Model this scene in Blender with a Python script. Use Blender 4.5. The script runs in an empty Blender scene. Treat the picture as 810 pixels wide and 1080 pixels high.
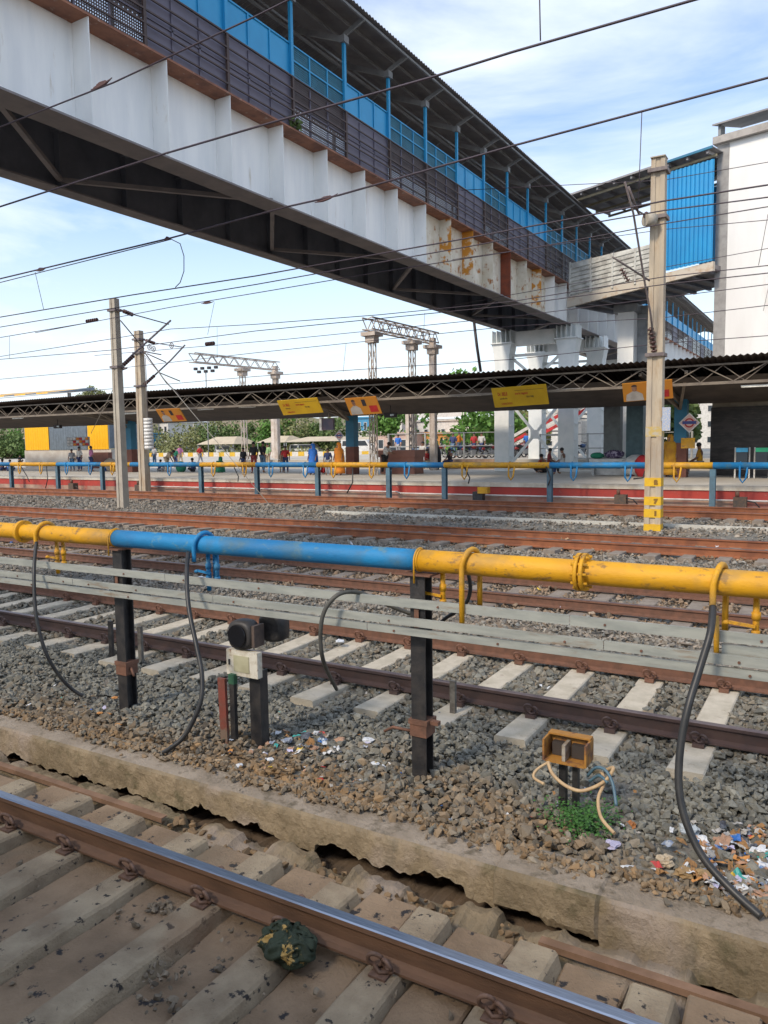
import bpy, bmesh, math, random
import numpy as np
from mathutils import Vector, Matrix
random.seed(7); rng = np.random.default_rng(7)
SC = bpy.context.scene
COL = SC.collection
# ------------------------------------------------------------------ camera
F=815.; W=810; H=1080; EYE=2.55
ROLL=math.radians(0.85); YAW=math.radians(30.6); PITCH=math.atan((540-467.)/F)
fw=np.array([-math.sin(YAW)*math.cos(PITCH), math.cos(YAW)*math.cos(PITCH), -math.sin(PITCH)])
rt=np.array([math.cos(YAW),math.sin(YAW),0.]); up=np.cross(rt,fw)
c_,s_=math.cos(ROLL),math.sin(ROLL)
rt,up = rt*c_-up*s_, up*c_+rt*s_
cam=bpy.data.cameras.new('camera'); camo=bpy.data.objects.new('camera',cam); COL.objects.link(camo)
cam.sensor_fit='VERTICAL'; cam.sensor_height=36; cam.lens=F/1080*36; cam.clip_start=.05; cam.clip_end=3000
m=Matrix.Identity(4)
for i in range(3): m[i][0]=rt[i]; m[i][1]=up[i]; m[i][2]=-fw[i]
m[0][3]=0; m[1][3]=0; m[2][3]=EYE
camo.matrix_world=m; SC.camera=camo
# a pixel of the survey picture -> the point of a world plane
def ray(x,y): return fw*F+rt*(x-W/2)-up*(y-H/2)
E0=np.array([0,0,EYE])
def ony(x,y,Y): d=ray(x,y); return E0+d*(Y/d[1])
def onx(x,y,X): d=ray(x,y); return E0+d*(X/d[0])
def onz(x,y,z): d=ray(x,y); return E0+d*((z-EYE)/d[2])
# ------------------------------------------------------------------ world, sun, exposure
SUN_EL=math.radians(42); SUN_AZ=math.radians(192)     # compass bearing from +Y clockwise: behind the camera, a little left
world=bpy.data.worlds.new('World'); SC.world=world; world.use_nodes=True
nt=world.node_tree; nt.nodes.clear(); L=nt.links.new
N=nt.nodes.new
out=N('ShaderNodeOutputWorld'); bg=N('ShaderNodeBackground'); bg.inputs[1].default_value=.15
sky=N('ShaderNodeTexSky'); sky.sky_type='NISHITA'; sky.sun_disc=False; sky.sun_elevation=SUN_EL; sky.sun_rotation=SUN_AZ
sky.air_density=1.2; sky.dust_density=1.5; sky.ozone_density=1.5
tc=N('ShaderNodeTexCoord'); mp=N('ShaderNodeMapping'); mp.inputs['Scale'].default_value=(1.0,1.6,4.5); mp.inputs['Rotation'].default_value=(0.15,0.1,.5)
n1=N('ShaderNodeTexNoise'); n1.inputs['Scale'].default_value=1.7; n1.inputs['Detail'].default_value=9; n1.inputs['Roughness'].default_value=.56; n1.inputs['Distortion'].default_value=.35
r1=N('ShaderNodeMapRange'); r1.inputs[1].default_value=.40; r1.inputs[2].default_value=.66; r1.inputs[3].default_value=.12
sep=N('ShaderNodeSeparateXYZ'); r2=N('ShaderNodeMapRange'); r2.inputs[1].default_value=.32; r2.inputs[2].default_value=-.02; 
mx=N('ShaderNodeMath'); mx.operation='MAXIMUM'; ms=N('ShaderNodeMath'); ms.operation='MULTIPLY'; ms.inputs[1].default_value=.9
mix=N('ShaderNodeMix'); mix.data_type='RGBA'; mix.inputs[7].default_value=(6.7,7.2,7.85,1)
L(tc.outputs['Generated'],mp.inputs[0]); L(mp.outputs[0],n1.inputs['Vector']); L(n1.outputs[0],r1.inputs[0])
L(tc.outputs['Generated'],sep.inputs[0]); L(sep.outputs[2],r2.inputs[0])
L(r1.outputs[0],mx.inputs[0]); L(r2.outputs[0],mx.inputs[1]); L(mx.outputs[0],ms.inputs[0]); L(ms.outputs[0],mix.inputs[0])
tn=N('ShaderNodeMix'); tn.data_type='RGBA'; tn.blend_type='MULTIPLY'; tn.inputs[0].default_value=1; tn.inputs[7].default_value=(1.15,1.24,1.38,1); L(sky.outputs[0],tn.inputs[6]); L(tn.outputs[2],mix.inputs[6]); L(mix.outputs[2],bg.inputs[0]); L(bg.outputs[0],out.inputs[0])
sun=bpy.data.lights.new('sun','SUN'); sun.energy=2.5; sun.angle=math.radians(9); sun.color=(1,.86,.68)
suno=bpy.data.objects.new('sun',sun); COL.objects.link(suno)
sd=Vector((math.sin(SUN_AZ)*math.cos(SUN_EL), math.cos(SUN_AZ)*math.cos(SUN_EL), math.sin(SUN_EL)))
suno.rotation_euler=sd.to_track_quat('Z','Y').to_euler(); suno.location=(0,-20,30)
SC.view_settings.view_transform='Standard'; SC.view_settings.look='None'; SC.view_settings.gamma=1
SC.view_settings.exposure=0.20
# ------------------------------------------------------------------ materials
MATS={}
def M(name,col,rough=.8,col2=None,scale=3.,lo=.4,hi=.62,stain=None,sscale=8.,slo=.6,shi=.68,bump=.0,bscale=40.,metal=0.,spec=.5,attr=None,tint=None,stretch=None,emit=0):
    if name in MATS: return MATS[name]
    m=bpy.data.materials.new(name); MATS[name]=m; m.use_nodes=True; t=m.node_tree; b=t.nodes['Principled BSDF']; n=t.nodes.new; l=t.links.new
    b.inputs['Roughness'].default_value=rough; b.inputs['Metallic'].default_value=metal; b.inputs['Specular IOR Level'].default_value=spec
    geo=n('ShaderNodeNewGeometry'); pos=geo.outputs['Position']
    if stretch:
        mpn=n('ShaderNodeMapping'); mpn.inputs['Scale'].default_value=stretch; l(pos,mpn.inputs[0]); pos=mpn.outputs[0]
    def noise(sc,det=6,ro=.6):
        q=n('ShaderNodeTexNoise'); q.inputs['Scale'].default_value=sc; q.inputs['Detail'].default_value=det; q.inputs['Roughness'].default_value=ro; l(pos,q.inputs['Vector']); return q.outputs[0]
    def mr(x,a,c_):
        q=n('ShaderNodeMapRange'); q.inputs[1].default_value=a; q.inputs[2].default_value=c_; l(x,q.inputs[0]); return q.outputs[0]
    def mixc(f,a,c_):
        q=n('ShaderNodeMix'); q.data_type='RGBA'; l(f,q.inputs[0])
        if isinstance(a,tuple): q.inputs[6].default_value=(*a,1)
        else: l(a,q.inputs[6])
        if isinstance(c_,tuple): q.inputs[7].default_value=(*c_,1)
        else: l(c_,q.inputs[7])
        return q.outputs[2]
    c2=col2 or tuple(x*.78 for x in col)
    c=mixc(mr(noise(scale),lo,hi),col,c2)
    if attr:      # a per-stone / per-vertex tone and a brown share
        a=n('ShaderNodeAttribute'); a.attribute_name='tone'; bb=n('ShaderNodeAttribute'); bb.attribute_name='brown'
        c=mixc(bb.outputs['Fac'],c,attr)
        h=n('ShaderNodeHueSaturation'); l(c,h.inputs['Color']); l(a.outputs['Fac'],h.inputs['Value']); c=h.outputs[0]
    if stain: c=mixc(mr(noise(sscale,8,.65),slo,shi),c,stain)
    if tint: c=mixc(mr(noise(tint[1],3),tint[2],tint[3]),c,tint[0])
    l(c,b.inputs['Base Color'])
    if bump:
        q=n('ShaderNodeBump'); q.inputs['Strength'].default_value=bump; q.inputs['Distance'].default_value=.02; l(noise(bscale,6,.7),q.inputs['Height']); l(q.outputs[0],b.inputs['Normal'])
    if emit: b.inputs['Emission Color'].default_value=(*col,1); b.inputs['Emission Strength'].default_value=emit
    return m
def mesh_mat(name,col,pitch=.06,open_=.5):
    """woven wire panel: square holes let you see through"""
    m=M(name,col,.6); t=m.node_tree; b=t.nodes['Principled BSDF']; n=t.nodes.new; l=t.links.new
    g=n('ShaderNodeNewGeometry'); s=n('ShaderNodeSeparateXYZ'); l(g.outputs['Position'],s.inputs[0])
    outs=[]
    for i in (1,2):
        f=n('ShaderNodeMath'); f.operation='DIVIDE'; f.inputs[1].default_value=pitch; l(s.outputs[i],f.inputs[0])
        q=n('ShaderNodeMath'); q.operation='FRACT'; l(f.outputs[0],q.inputs[0])
        w=n('ShaderNodeMath'); w.operation='LESS_THAN'; w.inputs[1].default_value=1-math.sqrt(open_); l(q.outputs[0],w.inputs[0]); outs.append(w.outputs[0])
    mm=n('ShaderNodeMath'); mm.operation='MAXIMUM'; l(outs[0],mm.inputs[0]); l(outs[1],mm.inputs[1]); l(mm.outputs[0],b.inputs['Alpha'])
    return m
# ------------------------------------------------------------------ geometry
class MB:
    def __init__(s): s.v=[]; s.f=[]; s.sm=[]; s.mi=[]; s.cur=0
    def face(s,idx,smooth=False): s.f.append(idx); s.sm.append(smooth); s.mi.append(s.cur)
    def poly(s,pts,smooth=False):
        b=len(s.v); s.v+= [tuple(p) for p in pts]; s.face(list(range(b,b+len(pts))),smooth); return s
    def hexa(s,p):      # 8 corners: bottom ring, top ring
        b=len(s.v); s.v+=[tuple(q) for q in p]
        for q in ((3,2,1,0),(4,5,6,7),(0,1,5,4),(1,2,6,5),(2,3,7,6),(3,0,4,7)): s.face([b+i for i in q])
        return s
    def box(s,x0,x1,y0,y1,z0,z1): return s.hexa([(x0,y0,z0),(x1,y0,z0),(x1,y1,z0),(x0,y1,z0),(x0,y0,z1),(x1,y0,z1),(x1,y1,z1),(x0,y1,z1)])
    def bar(s,p,q,w,h,upv=(0,0,1)):
        p=Vector(p); q=Vector(q); d=(q-p).normalized(); u=Vector(upv)
        if abs(d.dot(u))>.98: u=Vector((1,0,0))
        r=d.cross(u).normalized(); u=r.cross(d).normalized(); r*=w/2; u*=h/2
        return s.hexa([p-r-u,q-r-u,q+r-u,p+r-u,p-r+u,q-r+u,q+r+u,p+r+u])
    def tube(s,pts,r,n=8,cap=True):
        pts=[Vector(p) for p in pts]; rs=r if isinstance(r,(list,tuple)) else [r]*len(pts)
        b=len(s.v); ref=Vector((0,0,1)); pu=None
        for i,p in enumerate(pts):
            d=(pts[min(i+1,len(pts)-1)]-pts[max(i-1,0)]).normalized()
            if pu is None:
                u=ref if abs(d.dot(ref))<.95 else Vector((1,0,0)); a=d.cross(u).normalized()
            else: a=(pu-d*pu.dot(d)).normalized()
            pu=a; c=d.cross(a)
            for k in range(n):
                t=2*math.pi*k/n; s.v.append(tuple(p+(a*math.cos(t)+c*math.sin(t))*rs[i]))
        for i in range(len(pts)-1):
            for k in range(n):
                k2=(k+1)%n; s.face([b+i*n+k,b+i*n+k2,b+(i+1)*n+k2,b+(i+1)*n+k],True)
        if cap: s.face([b+k for k in range(n)][::-1]); e=b+(len(pts)-1)*n; s.face([e+k for k in range(n)])
        return s
    def prism(s,prof,x0,x1):    # prof: (y,z) ring extruded along X
        b=len(s.v); n=len(prof); s.v+=[(x0,y,z) for y,z in prof]+[(x1,y,z) for y,z in prof]
        for k in range(n): s.face([b+k,b+(k+1)%n,b+n+(k+1)%n,b+n+k])
        s.face([b+k for k in range(n)][::-1]); s.face([b+n+k for k in range(n)]); return s
    def ball(s,c,rx,ry,rz,nu=12,nv=8,jit=0,seed=0):
        rr=random.Random(seed); b=len(s.v)
        for i in range(nv+1):
            t=math.pi*i/nv
            for k in range(nu):
                a=2*math.pi*k/nu; j=1+rr.uniform(-jit,jit)
                s.v.append((c[0]+rx*j*math.sin(t)*math.cos(a),c[1]+ry*j*math.sin(t)*math.sin(a),c[2]+rz*j*math.cos(t)))
        for i in range(nv):
            for k in range(nu):
                k2=(k+1)%nu; s.face([b+i*nu+k,b+(i+1)*nu+k,b+(i+1)*nu+k2,b+i*nu+k2],True)
        return s
    def rings(s,rings,cap=True,smooth=True):   # list of equal-length rings
        b=len(s.v); n=len(rings[0])
        for r in rings: s.v+=[tuple(p) for p in r]
        for i in range(len(rings)-1):
            for k in range(n):
                k2=(k+1)%n; s.face([b+i*n+k,b+i*n+k2,b+(i+1)*n+k2,b+(i+1)*n+k],smooth)
        if cap: s.face([b+k for k in range(n)][::-1]); e=b+(len(rings)-1)*n; s.face([e+k for k in range(n)])
        return s
    def grid(s,P,smooth=True):     # P[i][j]
        b=len(s.v); ni=len(P); nj=len(P[0])
        for r in P: s.v+=[tuple(p) for p in r]
        for i in range(ni-1):
            for j in range(nj-1): s.face([b+i*nj+j,b+(i+1)*nj+j,b+(i+1)*nj+j+1,b+i*nj+j+1],smooth)
        return s
    def build(s,name,mat,parent=None,loc=None):
        if parent is not None: o0=Vector(ORG[parent.name])
        else: o0=Vector(loc) if loc is not None else Vector((0,0,0))
        me=bpy.data.meshes.new(name); me.from_pydata([(x-o0[0],y-o0[1],z-o0[2]) for x,y,z in s.v],[],s.f)
        for mm in (mat if isinstance(mat,(list,tuple)) else [mat]): me.materials.append(mm)
        me.polygons.foreach_set('use_smooth',s.sm); me.polygons.foreach_set('material_index',s.mi); me.update()
        o=bpy.data.objects.new(name,me); COL.objects.link(o)
        if parent is not None: o.parent=parent
        else: o.location=o0
        ORG[o.name]=tuple(o0); return o
ORG={}
def tag(o,label=None,cat=None,group=None,kind=None):
    if label: o['label']=label
    if cat: o['category']=cat
    if group: o['group']=group
    if kind: o['kind']=kind
    return o
def thing(name,label,cat,loc,group=None):
    o=bpy.data.objects.new(name,None); COL.objects.link(o); o.location=[float(q) for q in loc]; o.empty_display_size=.2
    ORG[o.name]=tuple(float(q) for q in loc); return tag(o,label,cat,group)
def struct(name,mb,mat,label=None): return tag(mb.build(name,mat),label or None,None,None,'structure')
def copy_tree(o,loc,label=None,parent=None):
    c=o.copy(); COL.objects.link(c); c.parent=parent
    if parent is None: c.location=loc; ORG[c.name]=tuple(loc)
    if label: c['label']=label
    for ch in list(o.children): copy_tree(ch,None,None,c)
    return c
def rnd(a,b): return random.uniform(a,b)
# ---- palette
concrete=M('concrete_sleeper',(.48,.45,.40),.9,(.36,.33,.29),6,stain=(.10,.08,.07),sscale=26,slo=.64,shi=.7,bump=.35,bscale=60)
old_con=M('old_concrete',(.30,.235,.15),.95,(.20,.155,.095),3.2,stain=(.075,.07,.03),sscale=3.0,slo=.54,shi=.70,bump=1.0,bscale=42,tint=((.33,.27,.215),1.3,.50,.62))
trackcon=M('track_concrete',(.39,.315,.215),.88,(.23,.175,.115),3.4,lo=.36,hi=.66,stain=(.035,.03,.028),sscale=13,slo=.60,shi=.64,bump=.8,bscale=45,tint=((.25,.165,.10),1.6,.52,.68))
slabcon=M('slab_concrete',(.33,.235,.15),.9,(.21,.145,.09),2.4,lo=.36,hi=.66,stain=(.03,.028,.03),sscale=8,slo=.60,shi=.64,bump=.8,bscale=40,tint=((.20,.16,.11),1.3,.52,.68))
dirt=M('dirt',(.17,.12,.08),1,(.11,.08,.055),5,bump=.8,bscale=60)
rust=M('rail_rust',(.17,.08,.05),.75,(.115,.058,.038),9,bump=.2,bscale=80)
rust_br=M('rail_rust_orange',(.29,.105,.045),.8,(.19,.07,.035),3,bump=.2)
rust_dk=M('rail_dark_rust',(.085,.052,.045),.6,(.06,.04,.038),6,bump=.2)
rail_top=M('polished_rail',(.30,.36,.46),.28,(.22,.26,.34),20,metal=.85,stretch=(.3,6,6))
rail_top_d=M('dull_rail_top',(.20,.15,.14),.45,(.14,.10,.10),6,metal=.5)
gal=M('galvanised',(.39,.40,.36),.55,(.29,.305,.28),5,metal=.3,stain=(.25,.165,.10),sscale=4,slo=.58,shi=.72,stretch=(.5,3,3))
yel=M('yellow_pipe',(.66,.33,.006),.6,(.52,.25,.008),2.2,stain=(.20,.11,.04),sscale=11,slo=.56,shi=.66,bump=.25,bscale=40,tint=((.36,.21,.05),3.5,.5,.72),stretch=(.7,1,1))
blu=M('blue_pipe',(.008,.20,.44),.6,(.008,.145,.34),2.2,stain=(.13,.26,.30),sscale=7,slo=.57,shi=.66,bump=.25,bscale=40,tint=((.05,.14,.22),3.5,.5,.72),stretch=(.7,1,1))
black=M('black_paint',(.018,.018,.02),.5,(.04,.036,.034),9,stain=(.14,.07,.04),sscale=5,slo=.66,shi=.8,bump=.2)
rubber=M('black_rubber',(.015,.016,.018),.45,(.03,.03,.03),7)
rubber_g=M('dusty_rubber',(.06,.06,.055),.6,(.09,.085,.07),7)
white=M('white_girder_paint',(.92,.92,.89),.5,(.82,.83,.82),1.2,stain=(.60,.54,.44),sscale=2.2,slo=.62,shi=.78,stretch=(1,2.2,.35))
white_r=M('rusting_girder_paint',(.74,.70,.60),.6,(.62,.56,.44),2,stain=(.36,.14,.03),sscale=2.6,slo=.56,shi=.66)
rust_or=M('orange_rust_paint',(.60,.25,.03),.7,(.76,.70,.58),1.6,.47,.52,stain=(.28,.10,.03),sscale=4)
rust_red=M('red_rust_paint',(.25,.055,.02),.7,(.16,.04,.02),3)
flange=M('rusty_flange',(.33,.145,.085),.8,(.20,.09,.06),2.2,stain=(.5,.40,.33),sscale=5,slo=.6,shi=.75)
under=M('girder_grey',(.24,.215,.21),.7,(.18,.165,.17),1.5)
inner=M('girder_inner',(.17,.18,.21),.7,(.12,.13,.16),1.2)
bluep=M('bright_blue_panel',(.025,.33,.62),.45,(.02,.29,.56),1)
bluep2=M('cladding_blue',(.025,.31,.62),.45,(.03,.27,.56),1)
purple=M('purple_grey_panel',(.15,.135,.18),.55,(.12,.11,.15),1)
brownr=M('brown_railing',(.085,.05,.042),.6,(.06,.04,.035),4)
brownmesh=mesh_mat('brown_wire_mesh',(.09,.065,.065),.06,.28)
bluemesh=mesh_mat('blue_wire_mesh',(.03,.20,.30),.06,.40)
roofm=M('roof_sheet',(.30,.29,.29),.6,(.22,.21,.215),1.2)
steelg=M('grey_steel',(.30,.31,.32),.6,(.22,.23,.24),2)
colw=M('column_pale_paint',(.85,.87,.86),.5,(.74,.78,.78),1.3)
mastc=M('mast_concrete',(.50,.42,.31),.85,(.38,.32,.25),1.5,stain=(.30,.17,.07),sscale=1.2,slo=.5,shi=.75,bump=.3,bscale=30,stretch=(2,2,.5))
mastg=M('mast_grey',(.42,.38,.31),.8,(.34,.30,.25),1.5,bump=.2)
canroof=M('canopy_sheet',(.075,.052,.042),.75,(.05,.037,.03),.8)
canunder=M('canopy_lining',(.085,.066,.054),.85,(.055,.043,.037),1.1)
truss=M('truss_steel',(.22,.18,.135),.6,(.14,.11,.085),2)
plat=M('platform_floor',(.50,.46,.39),.9,(.42,.38,.32),.5,bump=.1)
coping=M('coping',(.66,.60,.50),.9,(.50,.43,.34),1.5)
redp=M('red_wall_paint',(.42,.05,.035),.8,(.34,.05,.04),1.5,stain=(.40,.22,.16),sscale=3,slo=.6,shi=.75)
# ------------------------------------------------------------------ terrain and setting
prof=[(-3,-.50),(.3,-.50),(3.7,-.48),(4.15,-.48),(4.66,-.48),(4.68,-.20),(4.72,-.17),(5.0,-.20),(6.4,-.26),(9.9,-.27),(10.6,-.18),(11.2,-.22),(12,-.26),(14,-.26),(16.5,-.17),(18.6,-.29),(21.6,-.29),(23,-.12),(25.5,-.14),(27.0,-.20),(29.6,-.18),(30.4,-.06),(31.2,-.02)]
gravel=M('gravel_ground',(.20,.19,.165),.95,(.13,.125,.11),22,.38,.62,stain=(.26,.24,.21),sscale=40,slo=.56,shi=.62,bump=1.0,bscale=28,tint=((.24,.17,.11),.35,.5,.72))
mb=MB(); xs=[-160+i*2 for i in range(60)]+[-40+i*.5 for i in range(101)]
def gz(x,y):
    for (a,za),(b,zb) in zip(prof,prof[1:]):
        if a<=y<=b: return za+(zb-za)*(y-a)/(b-a)
    return -.02
mb.grid([[(x,y,z) for y,z in prof] for x in xs]); struct('ground',mb,gravel)
# ---- ballast stones
def stone_base(seed,n=11):
    r=random.Random(seed); bm=bmesh.new()
    for _ in range(n):
        v=Vector((r.gauss(0,1),r.gauss(0,1),r.gauss(0,1))).normalized(); bm.verts.new((v.x*r.uniform(.8,1.1),v.y*r.uniform(.6,.9),v.z*r.uniform(.45,.75)))
    q=bmesh.ops.convex_hull(bm,input=bm.verts[:]); 
    bmesh.ops.delete(bm,geom=[g for g in q['geom_interior'] if isinstance(g,bmesh.types.BMVert)],context='VERTS')
    bmesh.ops.triangulate(bm,faces=bm.faces[:]); bm.verts.ensure_lookup_table(); bm.verts.index_update()
    V=np.array([v.co[:] for v in bm.verts]); Fc=np.array([[v.index for v in f.verts] for f in bm.faces]); bm.free(); return V,Fc
VAR=[stone_base(i) for i in range(9)]; VARS=[stone_base(20+i,7) for i in range(6)]
def stones(name,pts,size,brown,label,mat,variants=VAR,spread=.35):
    """pts (n,3); every stone a turned and scaled copy of a hull; one object of crushed rock"""
    n=len(pts); vid=rng.integers(0,len(variants),n); Vs=[];Fs=[];tone=[];br=[];off=0
    for k,(V,Fc) in enumerate(variants):
        I=np.where(vid==k)[0]; m_=len(I)
        if not m_: continue
        a=rng.uniform(0,6.283,m_); t=rng.normal(0,.45,m_); t2=rng.normal(0,.45,m_)
        ca,sa,ct,st,cu,su=np.cos(a),np.sin(a),np.cos(t),np.sin(t),np.cos(t2),np.sin(t2); z0=np.zeros(m_); o1=np.ones(m_)
        Rz=np.stack([np.stack([ca,-sa,z0],1),np.stack([sa,ca,z0],1),np.stack([z0,z0,o1],1)],1)
        Rx=np.stack([np.stack([o1,z0,z0],1),np.stack([z0,ct,-st],1),np.stack([z0,st,ct],1)],1)
        Ry=np.stack([np.stack([cu,z0,su],1),np.stack([z0,o1,z0],1),np.stack([-su,z0,cu],1)],1)
        s=size*np.exp(rng.normal(0,spread,m_)).clip(.45,2.0)
        P=np.einsum('nij,vj->nvi',Rz@Rx@Ry,V)*s[:,None,None]+pts[I][:,None,:]
        Vs.append(P.reshape(-1,3)); nv=len(V); Fs.append((Fc[None]+(np.arange(m_)*nv)[:,None,None]+off).reshape(-1,3)); off+=m_*nv
        tn=np.clip(rng.normal(1,.22,m_),.5,1.7); tone.append(np.repeat(tn,nv)); br.append(np.repeat(brown[I],nv))
    Vs=np.concatenate(Vs);Fs=np.concatenate(Fs); me=bpy.data.meshes.new(name)
    me.vertices.add(len(Vs)); me.vertices.foreach_set('co',Vs.astype(np.float32).ravel())
    me.loops.add(Fs.size); me.loops.foreach_set('vertex_index',Fs.astype(np.int32).ravel())
    me.polygons.add(len(Fs)); me.polygons.foreach_set('loop_start',np.arange(0,Fs.size,3,dtype=np.int32)); me.polygons.foreach_set('loop_total',np.full(len(Fs),3,dtype=np.int32))
    for nm,ar in (('tone',tone),('brown',br)):
        at_=me.attributes.new(nm,'FLOAT','POINT'); at_.data.foreach_set('value',np.concatenate(ar).astype(np.float32))
    me.polygons.foreach_set('use_smooth',np.zeros(len(Fs),dtype=bool)); me.materials.append(mat); me.update(); me.validate()
    o=bpy.data.objects.new(name,me); COL.objects.link(o); return tag(o,label,'ballast',None,'stuff')
ballm=M('ballast_stone',(.185,.18,.152),.85,(.138,.138,.12),30,attr=(.21,.135,.068),bump=.25,bscale=90)
ballf=M('ballast_stone_dusty',(.24,.23,.20),.85,(.19,.185,.165),30,attr=(.26,.17,.10))
def xlim(y,pad=1.5):
    a=(ray(0,500)[0]/ray(0,500)[1])*y; b=(ray(810,500)[0]/ray(810,500)[1])*y; return a-pad,b+pad
def scatter(y0,y1,dens,dz,brownf,size,pad=1.5,avoid=None):
    P=[]
    xa=xlim(y1,pad)[0]; xb=max(xlim(y0,pad)[1],xlim(y1,pad)[1])+1.2
    n=int((xb-xa)*(y1-y0)*dens); x=rng.uniform(xa,xb,n); y=rng.uniform(y0,y1,n)
    la=(ray(0,500)[0]/ray(0,500)[1])*y-pad
    k=x>la; x=x[k];y=y[k]
    if avoid is not None: k=~avoid(x,y); x=x[k];y=y[k]
    py=[p[0] for p in prof]; pz=[p[1] for p in prof]; z=np.interp(y,py,pz)+rng.uniform(-.3,1,len(x))*dz
    z+=.025*np.sin(x*2.1+y*1.3)+.015*np.sin(x*5.3-y*3.1)
    return np.stack([x,y,z],1), brownf(x,y)
def bn(x,y): return .5+.5*np.sin(x*1.7+1.3*np.sin(y*2.3))*np.sin(y*2.9+x*.8)
SL2=.78; S2_0=-1.01
def in_sleeper2(x,y):
    d=np.abs(((x-S2_0+SL2/2)%SL2)-SL2/2); return (d<.155)&(y>6.5)&(y<9.78)
p,b=scatter(4.5,6.9,1000,.06,lambda x,y: np.clip(1.02-(y-4.45)*.95+.8*(bn(x,y)-.5)+rng.normal(0,.22,len(x)),0,1)*(.75+.25*(x<-1.5)),.03,avoid=in_sleeper2)
stones('ballast',p,.032,b,'grey and earth brown crushed stone bank between the kerb wall and the second track',ballm)
p,b=scatter(6.9,9.8,620,.05,lambda x,y: np.clip(.12+rng.normal(0,.15,len(x)),0,1),.03,avoid=in_sleeper2)
stones('ballast',p,.038,b,'grey crushed stone filling between the sleepers of the second track',ballm)
SL3=.78
def in_s3(x,y):
    d=np.abs(((x+.4+SL3/2)%SL3)-SL3/2); return (d<.14)&(y>11.25)&(y<14.5)
p,b=scatter(9.8,14.6,330,.07,lambda x,y: np.clip(np.where((y>11.6)&(y<14.3),.7,.2)+rng.normal(0,.15,len(x)),0,1),.035,avoid=in_s3)
stones('ballast',p,.040,b,'pale grey crushed stone between the second and third tracks',ballf,VARS)
p,b=scatter(14.6,22.0,130,.06,lambda x,y: np.clip(.22+.6*((np.abs(y-19.3)<.45)|(np.abs(y-21)<.45)|((y>19.3)&(y<21)))+rng.normal(0,.15,len(x)),0,1),.04)
stones('ballast',p,.050,b,'grey crushed stone strip before and under the fourth track',ballf,VARS)
p,b=scatter(22.0,30.3,60,.06,lambda x,y: np.clip(np.where(y>26.9,.75,.25)+rng.normal(0,.15,len(x)),0,1),.05)
stones('ballast',p,.060,b,'grey crushed stone below the far platform wall',ballf,VARS)
xx=rng.uniform(-9,1.2,2600); yy=4.56-np.abs(rng.normal(0,.07,2600))-.03*np.sin(xx*3.1)-.03*np.sin(xx*7.7); k_=(yy>4.25)
stones('ballast',np.stack([xx[k_],yy[k_],np.full(k_.sum(),-.055)+rng.uniform(0,.02,k_.sum())],1),.024,np.clip(rng.normal(.65,.25,k_.sum()),0,1),'small brownish stones spilled over the top of the cracked low wall',ballm)
# ------------------------------------------------------------------ tracks
def rail_prof(yc,zt=0.,k_=1.):
    w,h=.036,.172; a=.070
    pts=[(-w,-.006),(-w+.008,0),(w-.008,0),(w,-.006),(w,-.034),(.012,-.048),(.009,-.135),(.04,-.150),(a,-.158),(a,-h),(-a,-h),(-a,-.158),(-.04,-.150),(-.009,-.135),(-.012,-.048),(-w,-.034)]
    return [(yc+y*k_,zt+z*k_) for y,z in pts]
clipm=M('clip_rust',(.17,.10,.07),.7,(.10,.06,.045),20,bump=.2)
def rail(y,x0,x1,label,side,top,clips=None,group=None,zt=0.):
    t=thing('rail',label,'rail',(x1,y,zt),group)
    mb=MB(); pr=rail_prof(y,zt,1.0 if y<15 else 1.3); n=len(pr)
    for k in range(n):
        mb.cur=1 if k in (0,1,2) else 0
        a=pr[k]; b=pr[(k+1)%n]; mb.poly([(x0,*b),(x0,*a),(x1,*a),(x1,*b)])
    mb.cur=0; mb.poly([(x1,*q) for q in pr]); mb.poly([(x0,*q) for q in pr][::-1])
    mb.build('rail_bar',[side,top],t)
    if clips:
        c0=None
        for x,sides in clips:
            for sgn in sides:
                if c0 is None or c0[1]!=sgn:
                    # sprung steel clip bent like a letter e, standing on the rail foot
                    cm=MB()
                    for dx,dz,rr in ((-.036,-.105,.042),(.036,-.118,.038)):
                        cm.tube([(x+dx+rr*math.cos(w_)*.85,y+sgn*(.098+.022*math.sin(w_*1.0+dx*20)),zt+dz+rr*math.sin(w_)) for w_ in [2*math.pi*k/14 for k in range(15)]],.0115,7)
                    cm.tube([(x-.04,y+sgn*.10,zt-.135),(x,y+sgn*.12,zt-.15),(x+.045,y+sgn*.095,zt-.148)],.011,7)
                    cm.box(x-.05,x+.05,y+min(sgn*.075,sgn*.15),y+max(sgn*.075,sgn*.15),zt-.20,zt-.158)
                    o=cm.build('rail_clip',clipm if y<5 else side,t); c0=(o,sgn,x)
                else:
                    o=c0[0].copy(); COL.objects.link(o); o.parent=t; o.location=(x-c0[2],0,0)
    return t
G1,G2=1.56,3.3
NS1=.62; S1=[-1.33-NS1*k for k in range(-3,9)]
rail(3.3,-12,3.2,'nearest rail with shiny bluish top and rusty brown side','',rail_top,None) if 0 else None
rustn=M('near_rail_side',(.165,.092,.055),.7,(.115,.066,.042),5,bump=.25,bscale=60,stretch=(.5,2,2))
rail(3.3,-12,3.2,'nearest rail crossing the bottom of the photo, polished bluish top and rusty side',rustn,rail_top,[(x,(-1,1)) for x in S1])
s2x=[S2_0+SL2*k for k in range(-26,4)]
rail(7.27,-30,6,'dark brown rail just behind the dwarf signal, nearer rail of the second track',rust_dk,rail_top_d,[(x,(-1,1)) for x in s2x if x>-14])
rail(9.01,-30,6,'rusty rail hidden behind the grey cable trunking, farther rail of the second track',rust,rail_top_d,[(x,(-1,)) for x in s2x if x>-12])
rail(12.12,-44,8,'rusty brown rail seen just under the big pipe, nearer rail of the third track',rust,rail_top_d)
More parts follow.
